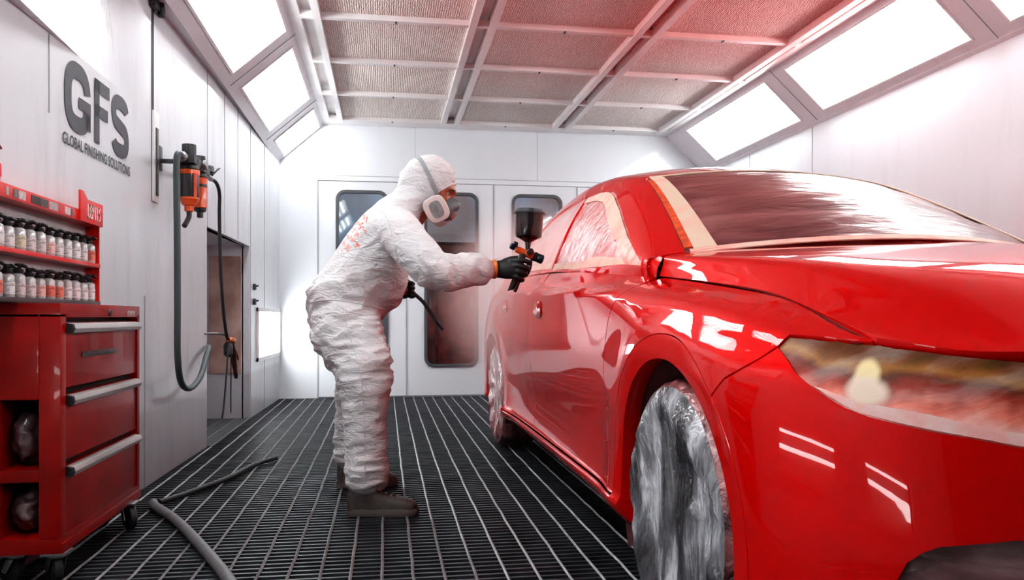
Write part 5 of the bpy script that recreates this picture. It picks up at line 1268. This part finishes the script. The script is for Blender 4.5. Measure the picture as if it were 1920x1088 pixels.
# ================================================================== TOOL CART
M_cart_red = mat('cart_red_enamel', rgb(158, 12, 5), .3, coat=.2, spec=.2, noise_scale=5, noise_amt=.35)
M_cart_dk = mat('cart_red_dark', rgb(120, 12, 10), .35, coat=.4)
M_alu = mat('brushed_aluminium', rgb(206, 202, 202), .35, metal=.3, noise_scale=20, noise_amt=.3, stretch=(1, .1, 1)); M_castor = mat('castor_rubber', rgb(26, 26, 28), .6); M_steel = mat('zinc_steel', rgb(150, 150, 152), .35, metal=.8)
M_wt = mat('white_marking', rgb(232, 226, 224), .6)
CX0, CX1, CY0, CY1, CZ0, CZ1 = -1.128, -.95, 2.552, 3.325, .098, .842
cart = thing('tool_cart', 'red steel tool cart with three aluminium handled drawers on castors', 'tool cart', (-1.04, 2.94, 0))
b = MB()
b.box(CX0, CX1, CY0, CY1, .80, CZ1).box(CX0, CX1, CY0, CY1, CZ0, .145)                       # top, base
b.box(CX0, CX0 + .008, CY0, CY1, .14, .81).box(CX0, CX1, CY1 - .03, CY1, .14, .81)             # back, far end
b.box(-1.010, CX1, CY0, CY0 + .040, .14, .81).box(CX0, -1.01, CY0, CY0 + .02, .556, .81)        # near stile and upper end panel
b.box(CX0, -1.01, CY0, CY1 - .03, .312, .349).box(CX0, CX0 + .012, CY0, CY0 + .02, .14, .6)     # side shelf, rear stile
b.box(-1.012, -1.008, CY0 + .02, CY1, .14, .81)                                                 # wall between shelf and drawers
b.build('carcass', M_cart_red, cart, bevel=.004)
MB().box(CX1 - .002, CX1 + .006, CY0 + .002, CY1 - .002, .098, .128).build('kick_rail', M_cart_red, cart, bevel=.002)
for i, (z0, z1) in enumerate(((.580, .785), (.362, .566), (.135, .350))):
    d = MB().box(CX1 - .03, CX1 - .004, CY0 + .046, CY1 - .036, z0 + .006, z1).build('drawer', M_cart_red, cart, bevel=.003)
    MB().box(CX1 - .034, CX1 - .03, CY0 + .041, CY1 - .031, z0 - .006, z1 + .008).build('drawer_gap', M_under, d)
    b = MB(); ya, yb_ = CY0 + .046, CY1 - .036; zt = z1 - .002
    prof = [(CX1 - .006, zt), (CX1 + .016, zt - .004), (CX1 + .020, zt - .018), (CX1 + .014, zt - .031), (CX1 - .006, zt - .027)]
    b.rings([[(px_, ya, pz_) for px_, pz_ in prof], [(px_, yb_, pz_) for px_, pz_ in prof]]); b.build('drawer_handle', M_alu, d, bevel=.0015)
    b = MB(); b.rings([[(px_ + (.001 if k else 0), ya - .004, pz_) for k, (px_, pz_) in enumerate(prof)], [(px_ + .001, ya + .012, pz_) for px_, pz_ in prof]]); b.build('handle_end', M_castor, d)
    if i == 0:
        b = MB().box(CX1 - .006, CX1 - .001, 2.73, 3.06, .672, .690); b.build('label_strip', mat('scuffed_strip', rgb(92, 84, 86), .5, noise_scale=40, noise_amt=.7, stretch=(1, .3, 1)), d, bevel=.001)
b = MB(); b.lathe((CX1 + .0, 2.98, .815), (1, 0, 0), [(.013, -.004), (.013, .004), (.010, .007), (.003, .0075)], 20); b.build('lock', M_trimdark, cart, smooth=True, angle=35)
b = MB(); rr = random.Random(11)
for g in range(7):
    y_ = 3.175 + g * .0135
    for q in range(2):
        z_ = .806 + q * .012 + rr.uniform(-.002, .002); b.box(CX1, CX1 + .0015, y_, y_ + .0045 + .006 * rr.random(), z_, z_ + .004)
    b.box(CX1, CX1 + .0015, y_, y_ + .0035, .804, .804 + .012 + .010 * rr.random())
b.build('badge', M_wt, cart)
def castor(x, y, spin):
    c = MB(); c.box(x - .035, x + .035, y - .035, y + .035, .090, .098); c.lathe((x, y, .078), (0, 0, 1), [(.020, 0), (.024, .004), (.024, .012)], 18)
    dx, dy = math.cos(spin) * .022, math.sin(spin) * .022
    for s in (-1, 1):
        nx, ny = -math.sin(spin) * .021 * s, math.cos(spin) * .021 * s
        c.add([(x + nx - dx * .8, y + ny - dy * .8, .08), (x + nx + dx * .6, y + ny + dy * .6, .08), (x + nx + dx * 1.6, y + ny + dy * 1.6, .038), (x + nx + dx * .7, y + ny + dy * .7, .034)] + [(x + nx * 1.15 - dx * .8, y + ny * 1.15 - dy * .8, .08), (x + nx * 1.15 + dx * .6, y + ny * 1.15 + dy * .6, .08), (x + nx * 1.15 + dx * 1.6, y + ny * 1.15 + dy * 1.6, .038), (x + nx * 1.15 + dx * .7, y + ny * 1.15 + dy * .7, .034)],
              [(0, 1, 2, 3), (7, 6, 5, 4), (0, 4, 5, 1), (1, 5, 6, 2), (2, 6, 7, 3), (3, 7, 4, 0)])
    o = c.build('castor', M_steel, cart, bevel=.001)
    axd = Vector((-math.sin(spin), math.cos(spin), 0)); wc = Vector((x + dx, y + dy, .044))
    MB().lathe(wc - axd * .015, axd, [(.012, 0), (.036, .0), (.043, .005), (.043, .025), (.036, .030), (.012, .030)], 24).build('castor_wheel', M_castor, o, smooth=True, angle=40)
for x, y, s in ((-.972, 2.585, 2.2), (-.965, 3.225, -.9), (-1.09, 2.60, 2.6), (-1.09, 3.25, -.5)): castor(x, y, s)
# crumpled bags on the two side shelves of the cart
def crumple(name, lab, c, r, col, col2, seed, group):
    mb = MB(); mb.ellipsoid(c, *r, 28, 18); me = remesh(mb, .006, 1); displace(me, lambda p, q: .012 * ridge(Vector((p[0] * 18 + seed, p[1] * 18, p[2] * 18))) + .006 * noise.noise(Vector((p[0] * 45, p[1] * 45 + seed, p[2] * 45))) - .006)
    zmin = min(v.co.z for v in me.vertices); me.transform(Matrix.Translation((0, 0, c[2] - r[2] - zmin)))
    o = mesh_obj(name, me, film(name + '_plastic', col, tuple((a + c_) / 2 for a, c_ in zip(col, col2)), col2, 12, (1, 1, 1), .5, .008, rough=.3), origin=(c[0], c[1], c[2] - r[2])); tag(o, lab, 'plastic bundle', group)
crumple('plastic_bundle', 'dark crumpled plastic bundle on the upper side shelf of the tool cart', (-1.066, 2.66, .349 + .083), (.047, .085, .083), rgb(34, 24, 26), rgb(120, 96, 100), 1.0, 'crumpled plastic on the cart shelves')
crumple('plastic_bundle', 'grey brown crumpled plastic bundle on the bottom side shelf of the tool cart', (-1.066, 2.66, .145 + .065), (.047, .085, .065), rgb(40, 26, 28), rgb(130, 104, 106), 5.0, 'crumpled plastic on the cart shelves')
# ================================================================== BOTTLE RACK
RX0, RX1, RYA, RYB = -1.122, -1.07, 2.40, 3.245
rack = thing('bottle_rack', 'red two tier bottle rack standing on the tool cart', 'rack', (-1.095, 2.86, CZ1))
M_rackred = mat('rack_red', rgb(206, 26, 20), .35, coat=.4)
M_shelfg = mat('rack_shelf_grey', rgb(176, 168, 168), .35, noise_scale=12, noise_amt=.25)
b = MB().box(RX0, RX0 + .004, RYA, RYB, CZ1, 1.16); b.build('back_panel', M_shelfg, rack)
for z in (CZ1, .985): MB().box(RX0, RX1, RYA, RYB, z + .001, z + .012).build('shelf', mat('rack_tray', rgb(70, 62, 64), .4) if z == CZ1 else M_shelfg, rack, bevel=.001)
for z in (CZ1 + .003, .987): MB().box(RX1 - .002, RX1 + .003, RYA, RYB, z, z + .014).build('shelf_lip', M_rackred if z > .9 else bpy.data.materials['rack_tray'], rack, bevel=.001)
MB().box(RX0, RX1, RYB - .006, RYB, CZ1 + .001, 1.141).build('end_panel', M_rackred, rack, bevel=.001)
hb = MB().box(RX0, RX1 + .004, RYA, RYB, 1.141, 1.182).build('header', M_rackred, rack, bevel=.003)
rr = random.Random(4)
for y0, y1, c in ((2.475, 2.49, 200), (2.52, 2.55, 120), (2.555, 2.60, 220), (2.64, 2.70, 70), (2.705, 2.76, 96), (2.77, 2.84, 190), (2.90, 2.945, 226), (2.95, 2.965, 110), (3.07, 3.10, 120)):
    MB().box(RX1 + .004, RX1 + .0055, y0, y1, 1.149, 1.174).build('sticker', mat('sticker', rgb(c, c * .93, c * .93), .6, noise_scale=90, noise_amt=.4), hb)
b = MB()
b.rings([[(RX1 + .004, y, z) for y, z in ((3.02, 1.141), (RYB, 1.141), (RYB, 1.225), (3.09, 1.225), (3.05, 1.25), (3.02, 1.25))], [(RX1 + .012, y, z) for y, z in ((3.02, 1.141), (RYB, 1.141), (RYB, 1.225), (3.09, 1.225), (3.05, 1.25), (3.02, 1.25))]])
sg = b.build('sign_board', M_rackred, rack, bevel=.002)
b = MB(); y_ = 3.085
for bars in (((0, .006, 0, .05), (0, .018, 0, .007)), ((0, .005, 0, .05), (0, .017, .043, .05), (0, .014, .022, .028), (0, .017, 0, .006)), ((0, .005, 0, .05), (0, .016, .043, .05), (0, .016, .022, .028), (.011, .016, .022, .05)), ((.005, .010, 0, .05), (0, .016, .043, .05)), ((.003, .008, 0, .05),), ((0, .016, .043, .05), (0, .016, .022, .028), (0, .016, 0, .006), (0, .005, .022, .05), (.011, .016, 0, .028))):
    for a, c, z0, z1 in bars: b.box(RX1 + .012, RX1 + .0135, y_ + a, y_ + c, 1.158 + z0, 1.158 + z1)
    y_ += .023
b.build('sign_lettering', M_wt, sg)
# bottles: clear body with paper label and black pump cap
M_bclear = mat('bottle_clear', rgb(206, 204, 204), .15, coat=.5, noise_scale=16, noise_amt=.25); M_bcap = mat('bottle_cap_black', rgb(34, 34, 37), .4)
lab_cols = [rgb(236, 232, 232), rgb(224, 214, 214), rgb(230, 190, 182), rgb(214, 120, 104), rgb(222, 214, 190)]
M_labs = [mat('bottle_label', c, .7, noise_scale=70, noise_amt=.45, ramp=(.5, .62), stretch=(1, 1, 2)) for c in lab_cols]
def bottle(label, x, y, z, r, h, lab, group):
    t_ = thing('bottle', label, 'bottle', (x, y, z), group)
    MB().lathe((x, y, z), (0, 0, 1), [(r * .9, 0), (r, .003), (r, h * .74), (r * .9, h * .80), (r * .62, h * .84), (r * .6, h * .9)], 18).build('body', M_bclear, t_, smooth=True, angle=50)
    MB().lathe((x, y, z + h * .15), (0, 0, 1), [(r * 1.015, 0), (r * 1.02, .001), (r * 1.02, h * .42), (r * 1.015, h * .421)], 18, cap=False).build('label', M_labs[lab], t_, smooth=True)
    c = MB().lathe((x, y, z + h * .86), (0, 0, 1), [(r * .72, 0), (r * .78, .003), (r * .78, h * .12), (r * .5, h * .15), (r * .36, h * .22), (r * .42, h * .25), (r * .40, h * .32), (r * .1, h * .33)], 16)
    c.tube([(x, y, z + h * 1.10), (x + r * .5, y + r * .25, z + h * 1.12), (x + r * 1.15, y + r * .5, z + h * 1.06)], [r * .36, r * .3, r * .2], 8); c.build('cap', M_bcap, t_, smooth=True, angle=45)
    return t_
ords = ['first', 'second', 'third', 'fourth', 'fifth', 'sixth', 'seventh', 'eighth', 'ninth', 'tenth', 'eleventh']
coln = ['white', 'pale grey', 'pink', 'red', 'cream']
for tier, zb in (('upper', .997), ('lower', CZ1 + .012)):
    rr = random.Random(20 if tier == 'upper' else 31)
    for k in range(11):
        lab = rr.choice([0, 0, 1, 1, 2, 3, 4]); y = 3.205 - k * .0735
        r = .0205 + rr.uniform(-.001, .0015); 
        if tier == 'upper' and k == 10: r = .024; lab = 0
        bottle(f'clear bottle, black cap, {coln[lab]} label, {ords[k]} from the right on the {tier} rack shelf', -1.0945, y, zb, r, .088 + rr.uniform(-.006, .004), lab, f'bottles on the {tier} shelf of the rack')
t_ = thing('spray_bottle', 'red and white spray bottle standing on top of the bottle rack', 'bottle', (-1.095, 2.47, 1.182))
MB().lathe((-1.095, 2.47, 1.182), (0, 0, 1), [(.018, 0), (.019, .003), (.018, .055), (.010, .075), (.009, .09)], 18).build('body', mat('red_white_label', rgb(226, 220, 222), .4, noise_scale=26, col2=rgb(206, 40, 50), ramp=(.47, .5)), t_, smooth=True, angle=50)
b = MB().lathe((-1.095, 2.47, 1.27), (0, 0, 1), [(.011, 0), (.012, .012), (.008, .018)], 14); b.tube([(-1.095, 2.455, 1.292), (-1.095, 2.48, 1.294), (-1.095, 2.512, 1.288)], [.008, .009, .004], 8); b.tube([(-1.095, 2.487, 1.287), (-1.095, 2.496, 1.268)], .003, 6); b.build('trigger_head', mat('dark_red_plastic', rgb(120, 40, 50), .4), t_, smooth=True, angle=50)
# ================================================================== AIR REGULATOR
M_rblk = mat('regulator_black', rgb(38, 38, 42), .4); M_ror = mat('regulator_orange', rgb(226, 84, 26), .35, coat=.3, noise_scale=14, noise_amt=.3); M_bowl = mat('regulator_bowl', rgb(58, 56, 58), .3, coat=.4)
reg = thing('air_regulator', 'black and orange two stage air filter regulator mounted on the left wall', 'regulator', (-1.0, 4.3, 1.58))
X1 = -.965
b = MB().lathe((X1, 4.19, 1.532), (0, 0, 1), [(.047, 0), (.050, .004), (.050, .055), (.044, .066), (.030, .070), (.030, .076)], 28); b.box(X1 - .045, X1 + .045, 4.10, 4.28, 1.555, 1.595); b.build('filter_head', M_rblk, reg, smooth=True, angle=35)
b = MB(); b.rings([[(X1 + (.032 + (.002 if k % 2 else 0)) * math.cos(2 * PI * k / 40), 4.19 + (.032 + (.002 if k % 2 else 0)) * math.sin(2 * PI * k / 40), z) for k in range(40)] for z in (1.602, 1.66)]); b.build('adjusting_cap', M_rblk, reg, bevel=.001)
MB().lathe((X1, 4.19, 1.508), (0, 0, 1), [(.049, 0), (.051, .002), (.051, .022), (.048, .025)], 28).build('collar', M_ror, reg, smooth=True, angle=35)
b = MB(); b.lathe((X1, 4.19, 1.392), (0, 0, 1), [(.046, 0), (.048, .003), (.048, .116)], 28); bo = b.build('bowl', M_bowl, reg, smooth=True, angle=35)
b = MB().lathe((X1, 4.19, 1.325), (0, 0, 1), [(.016, 0), (.022, .004), (.023, .028), (.034, .034), (.044, .055), (.049, .062), (.049, .070)], 24)
for s in (-1, 1): b.box(X1 + s * .034, X1 + s * .040 + .006, 4.19 - .05, 4.19 - .042, 1.395, 1.51)
b.build('bowl_base', M_ror, bo, smooth=True, angle=35)
b = MB(); b.tube(spline([(X1, 4.19, 1.33), (X1, 4.19, 1.30), (X1 - .006, 4.165, 1.27), (X1 - .01, 4.14, 1.25)], 5), .013, 10); b.build('drain', M_rblk, reg, smooth=True)
b = MB().lathe((X1, 4.43, 1.535), (0, 0, 1), [(.032, 0), (.036, .004), (.036, .07), (.028, .10), (.026, .115)], 24); b.box(X1 - .035, X1 + .035, 4.36, 4.50, 1.558, 1.598); b.build('filter_head', M_rblk, reg, smooth=True, angle=35)
b2 = MB().lathe((X1, 4.43, 1.375), (0, 0, 1), [(.030, 0), (.034, .004), (.034, .155), (.032, .16)], 24).build('bowl', M_ror, reg, smooth=True, angle=35)
MB().lathe((X1, 4.43, 1.485), (0, 0, 1), [(.0345, 0), (.0355, .001), (.0355, .014), (.0345, .015)], 24).build('band', M_rblk, b2, smooth=True, angle=35)
MB().lathe((X1, 4.43, 1.325), (0, 0, 1), [(.012, 0), (.016, .003), (.016, .028), (.030, .034), (.033, .05)], 20).build('bowl_base', M_rblk, b2, smooth=True, angle=35)
b = MB(); b.tube([(X1, 4.02, 1.576), (X1, 4.70, 1.576)], .015, 12); b.lathe((X1, 4.05, 1.576), (0, 1, 0), [(.018, 0), (.024, .004), (.024, .02), (.018, .024)], 16); b.lathe((X1, 4.52, 1.576), (0, 1, 0), [(.018, 0), (.026, .004), (.026, .03), (.018, .034)], 16); b.build('manifold', M_steel, reg, smooth=True, angle=35)
for y in (4.20, 4.60): MB().box(xl(y) + .004, X1, y - .012, y + .012, 1.566, 1.586).box(xl(y) + .002, xl(y) + .008, y - .03, y + .03, 1.53, 1.65).build('wall_bracket', M_trimdark, reg, bevel=.002)
b = MB(); b.lathe((X1 + .045, 4.30, 1.58), (1, 0, 0), [(.020, 0), (.026, .003), (.026, .016), (.022, .019)], 20); b.build('gauge', M_steel, reg, smooth=True, angle=35)
b = MB(); b.lathe((X1, 4.64, 1.60), (0, 0, 1), [(.02, 0), (.028, .004), (.028, .035), (.02, .04)], 16); b.tube([(X1, 4.70, 1.60), (X1 + .01, 4.78, 1.64), (X1 + .02, 4.83, 1.66)], [.012, .010, .005], 8); b.build('ball_valve', M_trimdark, reg, smooth=True, angle=35)
M_hose = mat('grey_green_hose', rgb(62, 72, 74), .45); M_hose2 = mat('black_hose', rgb(44, 44, 47), .5); M_hosef = mat('grey_floor_hose', rgb(104, 102, 104), .55, noise_scale=30, noise_amt=.3)
h = MB().tube(spline([(X1, 4.03, 1.576), (X1 - .005, 3.99, 1.57), (-.975, 3.99, 1.50), (-.977, 4.01, 1.2), (-.978, 4.02, .85), (-.98, 4.03, .62), (-.985, 4.12, .48), (-.99, 4.33, .435), (-1.0, 4.60, .475), (-1.02, 4.85, .58), (-1.045, 5.03, .615)], 8), .0155, 12).build('air_hose', M_hose, smooth=True, origin=(-.975, 4.0, 1.57)); tag(h, 'thick grey hose hanging in a long loop below the wall regulator', 'hose')
b = MB(); b.tube([(-1.03, 4.95, .60), (-1.058, 5.09, .622), (-1.072, 5.12, .622)], [.014, .013, .012], 10); b.build('hose_fitting', M_steel, h, smooth=True)
h = MB().tube(spline([(X1, 4.70, 1.576), (-.955, 4.79, 1.57), (-.955, 4.88, 1.52), (-.965, 4.93, 1.40), (-.972, 5.0, 1.1), (-.98, 5.12, .85), (-.985, 5.25, .69), (-.985, 5.33, .655)], 8), .0105, 10).build('air_hose', M_hose2, smooth=True, origin=(X1, 4.70, 1.57)); tag(h, 'thin black hose dropping straight from the regulator to the hanging spray gun', 'hose')
hg = thing('spray_gun', 'small bronze spray gun hanging low beside the wall recess', 'spray gun', (-.985, 5.36, .58))
M_brz = mat('bronze_metal', rgb(166, 92, 52), .3, metal=.8)
MB().tube(spline([(xl(5.1), 5.10, .70), (-1.03, 5.14, .70), (-1.0, 5.24, .69), (-.988, 5.31, .672)], 5), .006, 8).build('hook', M_steel, hg, smooth=True)
b = MB().lathe((-.985, 5.30, .655), (.1, 1, -.1), [(.012, 0), (.018, .006), (.018, .06), (.024, .066), (.024, .10), (.014, .12)], 16); b.build('body', M_brz, hg, smooth=True, angle=40)
MB().tube(spline([(-.98, 5.33, .655), (-.972, 5.40, .60), (-.97, 5.43, .50), (-.965, 5.47, .40)], 5), [.015] * 6 + [.017] * 6 + [.014] * 3 + [.01], 10).build('handle', M_gblk, hg, smooth=True)
MB().tube(spline([(-.975, 5.39, .63), (-.955, 5.42, .57), (-.95, 5.46, .52)], 5), .006, 8).build('trigger', M_brz, hg, smooth=True)
MB().lathe((-.99, 5.33, .54), (0, 0, 1), [(.006, 0), (.028, .02), (.030, .08), (.018, .10)], 18).build('cup', M_rblk, hg, smooth=True, angle=40)
for sx, pts, lab in ((0, [(-.985, 5.31, .65), (-.985, 5.27, .50), (-.99, 5.24, .35), (-.99, 5.19, .24), (-.995, 5.16, .17)], 'thin dark cable hanging from the bronze spray gun, nearer one'), (1, [(-.99, 5.42, .60), (-.99, 5.425, .40), (-.99, 5.42, .18)], 'thin dark cable hanging from the bronze spray gun, farther one')):
    MB().tube(spline(pts, 6), .006 if sx == 0 else .004, 8).build('cable', M_hose2, hg, smooth=True)
t_ = thing('back_plate', 'rusty brown splash plate inside the wall recess', 'plate', (-1.2, 6.55, .36)); MB().box(-1.36, -1.12, 6.54, 6.559, .36, 1.28).build('sheet', mat('rusty_plate', rgb(178, 150, 142), .5, noise_scale=4, col2=rgb(128, 92, 80), ramp=(.4, .7)), t_, bevel=.002)
for z, lab in ((1.02, 'upper small dark latch on the left wall near the corner'), (.90, 'lower small dark latch on the left wall near the corner')):
    t_ = thing('wall_latch', lab, 'latch', (xl(6.72), 6.72, z)); MB().box(xl(6.72), xl(6.72) + .02, 6.69, 6.75, z, z + .05).build('body', M_trimdark, t_, bevel=.004); MB().tube([(xl(6.72) + .015, 6.72, z + .03), (xl(6.72) + .04, 6.72, z + .035)], .006, 8).build('lever', M_dark, t_, smooth=True)
h = MB().tube(spline([(-.96, 3.55, .022), (-.93, 3.47, .024), (-.795, 3.235, .022), (-.655, 2.94, .020), (-.55, 2.70, .020), (-.455, 2.47, .020), (-.36, 2.2, .020)], 10), .0185, 12).build('floor_hose', M_hosef, smooth=True, origin=(-.65, 2.93, .0)); tag(h, 'grey hose lying on the floor grating, running from the cart towards the camera', 'hose')
h = MB().tube(spline([(-.94, 3.56, .02), (-.885, 3.70, .016), (-.83, 3.86, .015), (-.755, 4.08, .015), (-.685, 4.42, .015), (-.60, 4.62, .015)], 10), .0125, 10).build('floor_hose', M_hose2, smooth=True, origin=(-.75, 4.08, 0)); tag(h, 'thinner dark hose on the floor grating behind the grey hose', 'hose')
# red cabinet and pale sheets standing in the workshop behind the doors
t_ = thing('workshop_cabinet', 'dark red brown cabinet seen through the second door window', 'cabinet', (.95, 10.3, -.02))
MB().box(.1, 1.7, 10.1, 10.6, -.02, 1.75).build('body', mat('brown_cabinet', rgb(128, 62, 52), .6, noise_scale=6, noise_amt=.7), t_, bevel=.01)
for i in range(3):
    d = MB().box(.14 + i * .52, .62 + i * .52, 10.08, 10.1, .05, 1.7).build('door', mat('brown_door', rgb(150, 70, 58), .5, noise_scale=5, noise_amt=.75), t_, bevel=.005); MB().tube([(.56 + i * .52, 10.06, .9), (.56 + i * .52, 10.06, 1.05)], .012, 8).build('handle', M_steel, d, smooth=True)

# ---- drifting red paint mist between the painter and the rear doors of the car
mm = bpy.data.materials.new('paint_mist'); t = NT(mm); o_ = t.n('ShaderNodeOutputMaterial'); vs = t.n('ShaderNodeVolumeScatter'); vs.inputs['Color'].default_value = (1.0, .74, .71, 1); vs.inputs['Anisotropy'].default_value = 0.0
tc = t.n('ShaderNodeTexCoord'); ln = t.n('ShaderNodeVectorMath', operation='LENGTH'); mp = t.n('ShaderNodeMapping'); mp.inputs['Scale'].default_value = (1 / .55, 1 / 1.15, 1 / .62); t.l(tc.outputs['Object'], mp.inputs['Vector']); t.l(mp.outputs[0], ln.inputs[0])
mr = t.n('ShaderNodeMapRange'); mr.interpolation_type = 'SMOOTHSTEP'; mr.inputs['From Min'].default_value = 1.0; mr.inputs['From Max'].default_value = .15; mr.inputs['To Max'].default_value = 2.1; t.l(ln.outputs['Value'], mr.inputs['Value']); t.l(mr.outputs[0], vs.inputs['Density']); t.l(vs.outputs[0], o_.inputs['Volume'])
MISTC = (.78, 4.45, .88)
b = MB(); b.ellipsoid(MISTC, .55, 1.15, .62, 24, 14); o = b.build('paint_mist', mm, origin=MISTC, smooth=True); tag(o, 'thin pink paint mist drifting along the rear side of the red car', 'mist', kind='stuff')
